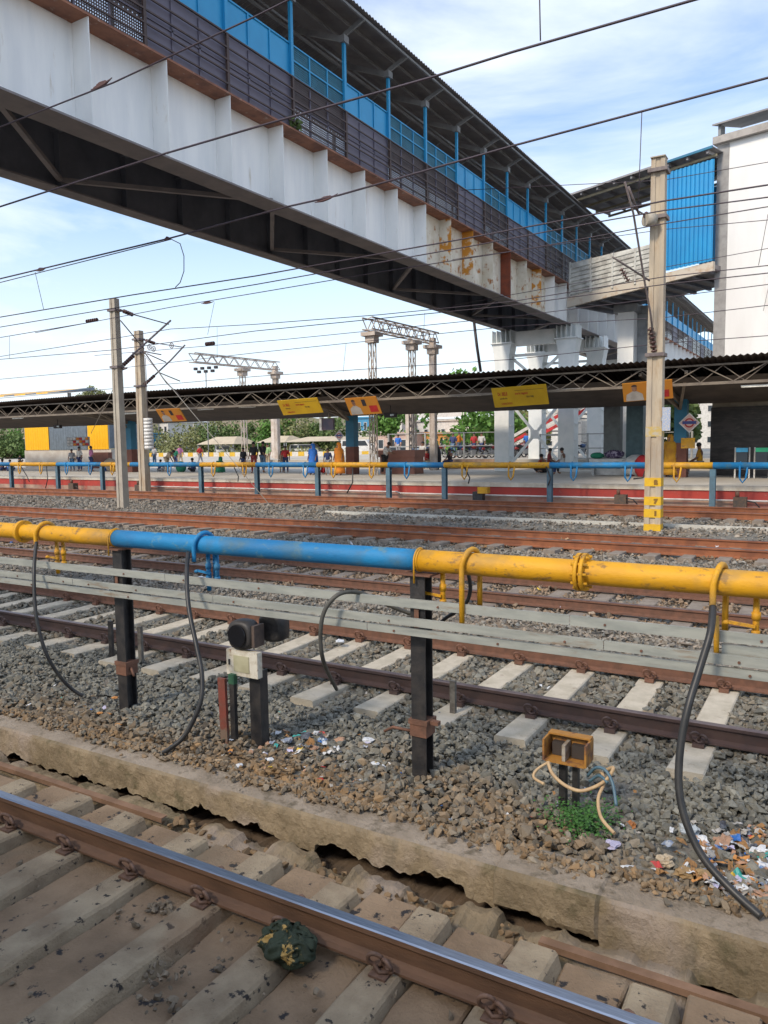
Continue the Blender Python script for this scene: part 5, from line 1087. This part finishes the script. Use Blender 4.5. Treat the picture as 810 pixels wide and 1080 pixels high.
van(240,98,.2,'white van under the beige tent at left',vw); van(327,99,.1,'white van beyond the boy in navy',vw); van(318,101,-.1,'second white van just left of the blue clad woman',vw); van(378,97,.2,'white minibus right of the orange clad woman',vw,5.2,2.3); van(392,98,0,'white van left of the counter',vw)
van(428,60,.1,'grey car behind the counter',M('car_grey',(.3,.32,.34),.3),3.9,1.45)
tentm=M('tent_beige',(.50,.42,.30),.85,(.42,.35,.25),.8)
def tent(x0,x1,Y,yt,ye,label):
    a=ony(x0,ye,Y); b_=ony(x1,ye,Y); z1=ony(x0,yt,Y)[2]; z0=a[2]; t=thing('tent',label,'tent',((a[0]+b_[0])/2,Y,.78)); i=(b_[0]-a[0])*.22
    MB().hexa([(a[0],Y,z0),(b_[0],Y,z0),(b_[0],Y+7,z0),(a[0],Y+7,z0),(a[0]+i,Y+3,z1),(b_[0]-i,Y+3,z1),(b_[0]-i,Y+4,z1),(a[0]+i,Y+4,z1)]).build('roof',tentm,t)
    for x in (a[0]+.2,(a[0]+b_[0])/2,b_[0]-.2): MB().tube([(x,Y+.2,.78),(x,Y+.2,z0)],.07,6).build('pole',steelg,t)
tent(207,246,96,461,469,'beige peaked tent roof beyond the yellow striped kerb'); tent(300,360,97,461,466,'long flat beige awning behind the blue clad woman'); tent(360,400,97,461,467,'beige awning right of the centre canopy post'); tent(270,300,98,460,467,'small beige awning behind the child in red')
# ---- lattice pole rising through canopy gaps and platform columns
for x,Y,lab in ((290.5,60,'pale perforated steel post behind the man in light green'),(433,52,'grey and yellow concrete post behind the counter')):
    p=ony(x,484,Y); t=thing('yard_post',lab,'post',(p[0],Y,.78)); MB().box(p[0]-.3,p[0]+.3,Y-.2,Y+.2,1.5,6.2).build('shaft',gm,t); MB().box(p[0]-.31,p[0]+.31,Y-.21,Y+.21,.78,1.497).build('painted_foot',ky if x>400 else gm,t)
    for k in range(9): MB().box(p[0]+.05,p[0]+.25,Y-.212,Y-.201,1.7+k*.5,1.9+k*.5).build('slot',ink,t)
# ---- trees
barkm=M('bark',(.12,.085,.06),.9)
def tree(px,Y,zt,r,leafcol,label,n=2600,name='leafy_tree',z0=.72,ls=.30,rz=None):
    c=ony(px,480,Y); x=c[0]; t=thing(name,label,'tree',(x,Y,z0)); R_=random.Random(int(px*7+Y)); rz=rz or r*.75
    mb=MB(); mb.tube([(x,Y,z0),(x+.1,Y,(z0+zt)/2),(x,Y,zt-rz*.6)],[.28,.18,.07],8)
    for k in range(7):
        a=R_.uniform(0,6.28); z=zt-rz*R_.uniform(.7,1.6); mb.tube([(x,Y,z-1),(x+math.cos(a)*r*.7,Y+math.sin(a)*r*.7,z+.5)],[.10,.03],5)
    mb.build('trunk',barkm,t)
    cl=[(R_.gauss(0,.45)*r,R_.gauss(0,.45)*r,R_.gauss(0,.5)*rz,R_.uniform(.22,.45)*r) for _ in range(16)]
    mb=MB(); tone=[]
    for k in range(n):
        q=R_.choice(cl); v=Vector((R_.gauss(0,1),R_.gauss(0,1),R_.gauss(0,.8))).normalized()*q[3]*R_.uniform(.5,1.1)
        p=Vector((x+q[0],Y+q[1],max(z0+.8,zt-rz+q[2])))+v; a=Vector((R_.gauss(0,1),R_.gauss(0,1),R_.gauss(0,1))).normalized()*ls*R_.uniform(.5,1.2); b_=a.cross(Vector((R_.gauss(0,1),R_.gauss(0,1),R_.gauss(0,1)))).normalized()*ls*.6
        mb.poly([p-a,p+b_,p+a,p-b_])
    mb.build('crown',leafcol,t)
g1=M('leaf_mid',(.12,.18,.05),.7,(.075,.12,.03),1.2); g2=M('leaf_pale',(.22,.23,.09),.7,(.15,.165,.06),1.2); g3=M('leaf_bright',(.11,.23,.035),.7,(.06,.15,.02),1.2)  # far greens lightened, the distance haze is put into the leaf colour
T_=[(8,80,5.8,4,g1,'dark leafy tree at the left edge under the canopy'),(18,85,4.2,3,g3,'bright low tree behind the left canopy post'),(160,118,6,5,g2,'pale bushy tree right of the brown left mast'),(188,115,6.4,6,g2,'rounded grey green tree behind the pink clad walker'),(212,108,7.0,5,g2,'haze paled tree left of the beige tent peak'),(240,110,7.2,5.5,g1,'green tree above the beige peaked tent'),(262,114,7.6,5,g1,'bushy green tree above the two men in black'),(283,105,7.2,3.5,g3,'brighter green tree beside the pale perforated post'),(306,108,7.4,5.5,g2,'olive tree above the child in red'),(330,112,7.8,6,g2,'yellow green tree above the blue clad woman'),(347,110,7.4,4.5,g1,'green tree left of the small diamond sign'),(412,80,7.0,2.6,g3,'narrow bright tree above the counter'),(500,66,6.6,5.2,g3,'large dense green tree left of the nearest pier'),(522,70,5.6,3.6,g3,'green tree just behind the left pier column'),(545,74,5.6,3.4,g2,'olive tree seen through the pier bracing'),(716,58,5.5,2.2,g1,'dark green tree left of the pale diamond sign')]
for a in T_: tree(*a)
tree(101,150,18.6,3.9,g2,'distant round tree top rising above the canopy at left',1500,ls=.4,rz=1.8)
# shrubs of the far verge
mb=MB()
for k in range(2600):
    x=rnd(-165,-62); y=rnd(93.5,99); z=.8+abs(random.gauss(0,.55)); a=Vector((rnd(-1,1),rnd(-1,1),rnd(-1,1)))*.35; b_=a.cross(Vector((rnd(-1,1),rnd(-1,1),rnd(-1,1)))).normalized()*.2; p=Vector((x,y,z)); mb.poly([p-a,p+b_,p+a,p-b_])
tag(mb.build('shrubs',g2),'dry low scrub behind the yellow striped kerb','shrubs',None,'stuff')
# ---- distant buildings
def house(px0,px1,Y,yt,col,label,rows=2,cols=4,name='building',roofcol=None,zb=.7,dep=8):
    a=ony(px0,470,Y)[0]; b_=ony(px1,470,Y)[0]; z1=ony((px0+px1)/2,yt,Y)[2]; t=thing(name,label,'building',((a+b_)/2,Y,zb))
    bx3(a,b_,Y,Y+dep,zb,z1).build('wall',col,t); bx3(a-.3,b_+.3,Y-.3,Y+dep+.3,z1+.003,z1+.28).build('roof',roofcol or col,t)
    for r in range(rows):
        for c in range(cols):
            w=(b_-a)/cols; h_=(z1-zb)/rows; x=a+w*(c+.25); z=zb+h_*(r+.35); f=bx3(x,x+w*.5,Y-.06,Y-.004,z,z+h_*.42).build('window',shirtw,t); bx3(x+.08,x+w*.5-.08,Y-.075,Y-.062,z+.08,z+h_*.42-.08).build('pane',gl,f)
hw=M('house_white',(.62,.60,.56),.8); hb=M('house_beige',(.48,.40,.30),.8); hp_=M('house_pink',(.50,.36,.30),.8); hbl=M('glass_blue',(.06,.25,.42),.3)
house(132,150,125,444,hb,'beige two storey house left of the brown left mast',2,3); house(157,178,130,446,hw,'white house right of the brown left mast',2,4); house(196,206,140,446,hw,'small white house above the haze paled trees',1,2)
house(127,141,110,458,hbl,'low blue shed right of the grey left mast',1,2,'shed'); house(370,402,128,441,hbl,'blue glazed block left of the small hanging box',2,5); house(400,424,100,445,hw,'white block behind the counter',2,3); house(396,432,92,458,hp_,'low pink roofed house behind the leaning man',1,3,roofcol=hp_)
house(428,500,104,444,hw,'long white station hall with flat porch right of the counter',1,8,roofcol=hw); house(440,470,96,458,M('shop_orange',(.55,.25,.06),.7),'low orange shop front behind the railing',1,4); house(520,600,140,436,hw,'white multi storey block seen between the pier columns',3,6); house(600,760,150,426,hw,'long white block behind the pier and corridor columns',3,9)
house(345,400,122,456,hw,'long white shed behind the centre canopy post',1,6,'shed'); house(-5,30,120,458,hb,'low beige house at the left edge',1,3)
# writing on the station hall
c=ony(436,446,103.7); tag(MB().box(c[0]-1,c[0]+9,103.3,103.5,6.2,7.8).build('hall_sign',shirtw,loc=(c[0],103.4,6.2)),'pale sign board on top of the white station hall','sign')
# red and white stairs seen between the piers
t=thing('staircase','red and white stringer staircase rising behind the nearest pier','stairs',(ony(560,470,54)[0],54,.78))
for k,(off,mm) in enumerate(((0,redc),(.32,shirtw),(.64,redc),(1.0,shirtw))):
    a=Vector(ony(532,474,54)); b_=Vector(ony(628,420,54)); a.z+=off-.4; b_.z+=off-.4; MB().bar(a,b_,.12,.22).build('stringer',mm,t)
for k in range(12):
    f=k/12; p=Vector(ony(532,474,54)).lerp(Vector(ony(628,420,54)),f); MB().box(p.x,p.x+.5,54.2,56.5,p.z-.5,p.z-.42).build('tread',steelg,t)
# hills
mb=MB(); P=[]
for i in range(41):
    x=-420+i*12; P.append([(x,190,.6),(x,230,5+2*math.sin(i*.5)+1.5*math.sin(i*1.3)),(x,270,12+3*math.sin(i*.4+1)+1*math.sin(i*1.9)),(x,330,9),(x,380,.6)])
mb.grid(P); struct('hills',mb,M('hill_brown',(.24,.18,.11),.95,(.15,.14,.07),.04))
# ------------------------------------------------------------------ near litter and ground details
def crumple(c,r,mat,label,name,cat,flat=.6,seed=0,nu=16,nv=10):
    R_=random.Random(seed); off=Vector((seed*3.1,seed*1.7,0)); mb=MB(); b=0
    ring=[]
    for i in range(nv+1):
        tt_=math.pi*i/nv; row=[]
        for k in range(nu):
            a=2*math.pi*k/nu; d=Vector((math.sin(tt_)*math.cos(a),math.sin(tt_)*math.sin(a),math.cos(tt_))); w=1+.55*n3(*(d*1.8+off))+.25*n3(*(d*5+off)); row.append((c[0]+d.x*r*w,c[1]+d.y*r*w,c[2]+d.z*r*w*flat))
        ring.append(row)
    mb.rings(ring[::-1],cap=False,smooth=False); return tag(mb.build(name,mat,loc=c),label,cat)
# bundle of dark green cloth on the near track
c=onz(304,1003,-.16)
gc=M('green_rag',(.026,.042,.022),.7,(.014,.024,.012),6,.35,.65,stain=(.42,.28,.09),sscale=9,slo=.57,shi=.59,bump=.6,bscale=25)
mb=MB(); ring=[]
for i in range(49):
    tt_=math.pi*i/48; row=[]
    for k in range(80):
        a=2*math.pi*k/80; d=Vector((math.sin(tt_)*math.cos(a),math.sin(tt_)*math.sin(a),math.cos(tt_)))
        from mathutils import noise as nn
        an=math.atan2(d.y,d.x); q_=Vector((d.x*1.25+3,d.y*1.25,d.z*1.25+1)); sw=nn.noise(q_)*3
        f1=abs(nn.noise(q_)); w=.98-.5*f1+.10*abs(math.sin(2.5*an+4*d.z+sw*2))+.03*abs(math.sin(5*an-7*d.z+sw*3)); w*=1+.12*math.cos(an*2+.7)
        row.append((c[0]+d.x*.155*w,c[1]+d.y*.13*w,-.125+d.z*.085*w))
    ring.append(row)
mb.rings(ring[::-1],cap=False)
for fl_ in range(18):
    a0=rnd(0,6.28); t0=rnd(.25,1.5); wa=rnd(.7,1.3); wt_=rnd(.5,.9); rr=rnd(1.0,1.22); P=[]; tw=rnd(-.8,.8)
    for i in range(13):
        row=[]
        for k in range(13):
            u=i/12-.5; v=k/12-.5; an=a0+u*wa+v*tw; th_=t0+v*wt_+.12*math.sin(u*9+fl_)
            q=rr*(.93+.09*math.cos(u*6.28)+.035*math.sin(u*17+v*6+fl_)+.04*math.sin(v*11+fl_*2)); row.append((c[0]+.150*q*math.sin(th_)*math.cos(an),c[1]+.125*q*math.sin(th_)*math.sin(an),-.128+.088*q*math.cos(th_)))
        P.append(row)
    mb.grid(P,True)
tag(mb.build('cloth_bundle',gc,loc=c),'crumpled dark green cloth bundle lying against the nearest rail','cloth')
pale=M('pale_rock',(.50,.42,.30),.9,(.38,.31,.22),12,bump=.4)
def at_ground(x,y,z=-.12): return onz(x,y,z)
for i,(x,y,r,mm,lab,nm,cat,fl_) in enumerate([(92,770,.062,pale,'pale squared rock on the edge of the low wall at left','rock','rock',.6),(701,902,.05,pale,'chunky pale rock among the litter at lower right','rock','rock',.7),(477,834,.042,pale,'pale brown stone at the foot of the middle post','rock','rock',.8),(597,885,.035,pale,'tan stone below the green weeds','rock','rock',.7),(666,863,.032,M('orange_fruit',(.42,.17,.05),.6,(.33,.12,.04),15),'round brownish orange fruit near the junction box','fruit','fruit',.85)]):
    c=at_ground(x,y); crumple((c[0],c[1],gz(c[0],c[1])+.045),r,mm,lab,nm,cat,fl_,seed=i+3)
pw=M('plastic_white',(.62,.64,.66),.35,(.5,.52,.55),30); pbl=M('foil_blue',(.03,.13,.42),.3,(.25,.32,.40),24,.5,.55); ppk=M('card_tan',(.42,.25,.16),.8); ppur=M('tissue_lilac',(.50,.48,.66),.7); por=M('peel_orange',(.55,.25,.07),.7); pred=M('wrap_red',(.5,.05,.04),.5); pkf=M('foil_silver',(.35,.38,.42),.35,(.12,.16,.25),30); psk=M('plastic_bag_dark',(.03,.03,.04),.3,(.12,.13,.15),20)
for i,(x,y,r,mm,lab,fl_) in enumerate([(388,773,.055,pw,'white crumpled plastic left of the middle post',.4),(358,773,.045,ppk,'tan bit of card right of the blue foil',.35),(331,783,.045,ppk,'tan bit of card below the blue foil',.3),(340,774,.045,pbl,'blue crumpled foil packet in the litter heap',.5),(303,775,.05,pkf,'silver crumpled foil packet near the dwarf signal',.4),(322,770,.05,psk,'dark shiny bag in the litter heap near the signal',.4),(333,766,.03,pw,'small white cup fragment in the litter heap',.6),(252,807,.035,pw,'small white paper at the edge of the low wall',.3),(285,797,.03,pw,'small white paper under the dwarf signal',.4),(395,800,.035,pw,'white scrap left of the middle post foot',.4),(646,886,.05,ppur,'lilac crumpled tissue below the hanging cable',.4),(663,916,.04,pw,'white scrap on the edge of the low wall right',.35),(804,905,.05,pw,'white packet with teal ring at the right edge',.4),(789,925,.05,pw,'white bag piece near the right edge',.4),(345,838,.04,pw,'bent white strip on the low wall middle',.35),(350,670-0,.0,pw,'',.4),(727,868,.07,M('clear_plastic',(.40,.44,.46),.25,(.3,.33,.36),20),'clear plastic bag beside the thick hose',.6),(744,920,.06,M('bag_brown',(.33,.22,.10),.6,(.25,.16,.07),12),'brown crumpled bag under the thick hose',.5),(722,918,.055,MATS.get('bag_brown') or ppk,'brown crumpled paper left of the thick hose',.5)]):
    if r==0: continue
    c=at_ground(x,y); crumple((c[0],c[1],gz(c[0],c[1])+.05),r,mm,lab,'litter_piece','litter',fl_,seed=i+30,nu=12,nv=7)
c=onz(262,675,-.1) if 0 else ony(359,677,7.6) if 0 else onz(359,677,-.14); 
for (x,y,lab) in ((359,677,'white crumpled paper between the sleepers right of the signal'),(212,610,'white scrap beyond the pipe near the blue taps'),(356,596,'white cup beyond the blue pipe')):
    c=onz(x,y,-.14); crumple((c[0],c[1],-.13),.06 if y>650 else .09,pw,lab,'litter_piece','litter',.4,seed=int(x),nu=12,nv=7)
mats=[pw,pbl,ppk,ppur,por,pred,pkf,M('wrap_teal',(.05,.35,.32),.5),M('wrap_yellow',(.65,.45,.05),.5),M('paper_grey',(.40,.38,.35),.8),M('leaf_brown',(.30,.16,.06),.8),psk]
def scraps(regs,label,zz=.055):
    mb=MB()
    for (x0,x1,y0,y1,n,s) in regs:
        for k in range(n):
            c=at_ground(rnd(x0,x1),rnd(y0,y1)); mb.cur=random.choices(range(12),[6,1,5,1,1,1,3,1,.5,6,6,2])[0]
            if c[1]<4.3 : continue
            z=gz(c[0],c[1])+zz+rnd(-.01,.02); a=rnd(0,6.28); l=s*rnd(.4,1.3); w=l*rnd(.3,.9); u=Vector((math.cos(a),math.sin(a),rnd(-.5,.5)))*l; v=Vector((-math.sin(a),math.cos(a),rnd(-.5,.5)))*w; o_=Vector((c[0],c[1],z)); kz=Vector((0,0,rnd(.1,.5)*l))
            P=[]; sd=rnd(0,99)
            for i in range(5):
                row=[]
                for j in range(4):
                    uu=(i/4-.5)*2*(1+.25*n3(j*.9+sd,1,0)); vv=(j/3-.5)*2*(1+.3*n3(i*.8+sd,4,0)); row.append(o_+u*uu+v*vv+Vector((0,0,l*(.55*n3(i*.7+sd,j*.7,2)+.25*uu*uu*math.sin(sd)))))
                P.append(row)
            mb.grid(P,False)
    return tag(mb.build('litter',mats),label,'litter',None,'stuff')
scraps([(690,810,860,948,80,.030),(735,815,870,950,120,.045)],'dense spread of torn wrappers and paper scraps at the lower right')
scraps([(230,425,775,830,85,.020),(285,360,765,792,40,.034)],'small torn wrappers scattered below the dwarf signal')
scraps([(0,240,725,790,40,.018),(420,700,800,880,45,.018),(0,810,700,790,40,.018)],'sparse scraps and dry leaves on the stone bank')
scraps([(80,620,511,519,60,.13)],'pale rubbish strewn along the foot of the red platform wall',.1)
scraps([(0,810,566,575,22,.06),(200,810,612,640,14,.05)],'few pale scraps between the rusty middle rails',.09)
c=onx(312,136,-13.0); mb=MB()
for k in range(60):
    a=Vector((rnd(-1,1),rnd(-1,1),rnd(-1,1)))*.07; b_=a.cross(Vector((rnd(-1,1),rnd(-1,1),rnd(-1,1)))).normalized()*.05; p=Vector((c[0]+rnd(-.12,.08),c[1]+rnd(-.2,.2),11.02+rnd(0,.32))); mb.poly([p-a,p+b_,p+a,p-b_])
tag(mb.build('sprouting_plant',g1,loc=(c[0],c[1],11.01)),'small green plant sprouting on the rusty top flange of the footbridge','plant')
# orange peels
for i,(x,y) in enumerate(((105,749),(114,750),(124,762),(121,731))):
    c=at_ground(x,y); crumple((c[0],c[1],gz(c[0],c[1])+.055),.032,por,['orange peel left of the others by the left post','orange peel second from left by the left post','orange peel nearest the wall by the left post','orange peel above the others by the left post'][i],'orange_peel','peel',.3,seed=70+i,nu=10,nv=6)
# weeds at the junction box
mb=MB()
for k in range(1500):
    px=random.gauss(614,17); py=random.gauss(864,9)+abs(px-614)*-.15; c=at_ground(px,py,-.12); z=gz(c[0],c[1])+rnd(.03,.15)*(1 if k%3 else .6)
    a=rnd(0,6.28); l=rnd(.008,.018); u=Vector((math.cos(a),math.sin(a),rnd(-.4,.5)))*l; v=Vector((-math.sin(a),math.cos(a),rnd(-.4,.4)))*l*.6; p=Vector((c[0],c[1],z)); mb.poly([p-u,p+v,p+u,p-v])
for k in range(40):
    c=at_ground(random.gauss(614,14),random.gauss(864,7),-.12); z=gz(c[0],c[1]); mb.tube([(c[0],c[1],z),(c[0]+rnd(-.03,.03),c[1]+rnd(-.03,.03),z+rnd(.06,.16))],.0025,4)
tag(mb.build('weeds',M('weed_green',(.06,.17,.03),.6,(.035,.11,.02),20)),'small clump of fresh green weeds under the junction box','weeds',None,'stuff')
# loose stones on the near track and rubble in the trench
pts=[]; 
for (x0,x1,y0,y1,n) in ((155,182,952,962,46),(150,205,1015,1070,50),(120,160,955,980,12),(230,262,1010,1025,5),(0,300,880,1075,40),(300,520,1020,1078,12)):
    for k in range(n):
        c=onz(rnd(x0,x1),rnd(y0,y1),-.215)
        if c[1]<3.22: pts.append((c[0],c[1],-.222+rnd(0,.012)))
stones('loose_stones',np.array(pts),.017,np.full(len(pts),.45),'loose ballast chips lying on the nearest track slabs',ballm)
pts=[(x,rnd(3.93,4.2),-.385+rnd(0,.03)) for x in np.linspace(-7,1,230)]
pts+=[(rnd(-4.4,-1.3),rnd(3.97,4.12),-.34+rnd(-.02,.03)) for _ in range(60)]
stones('trench_rubble',np.array(pts),.032,np.full(len(pts),.9),'brown rubble in the gap between the track slabs and the low wall',ballm)
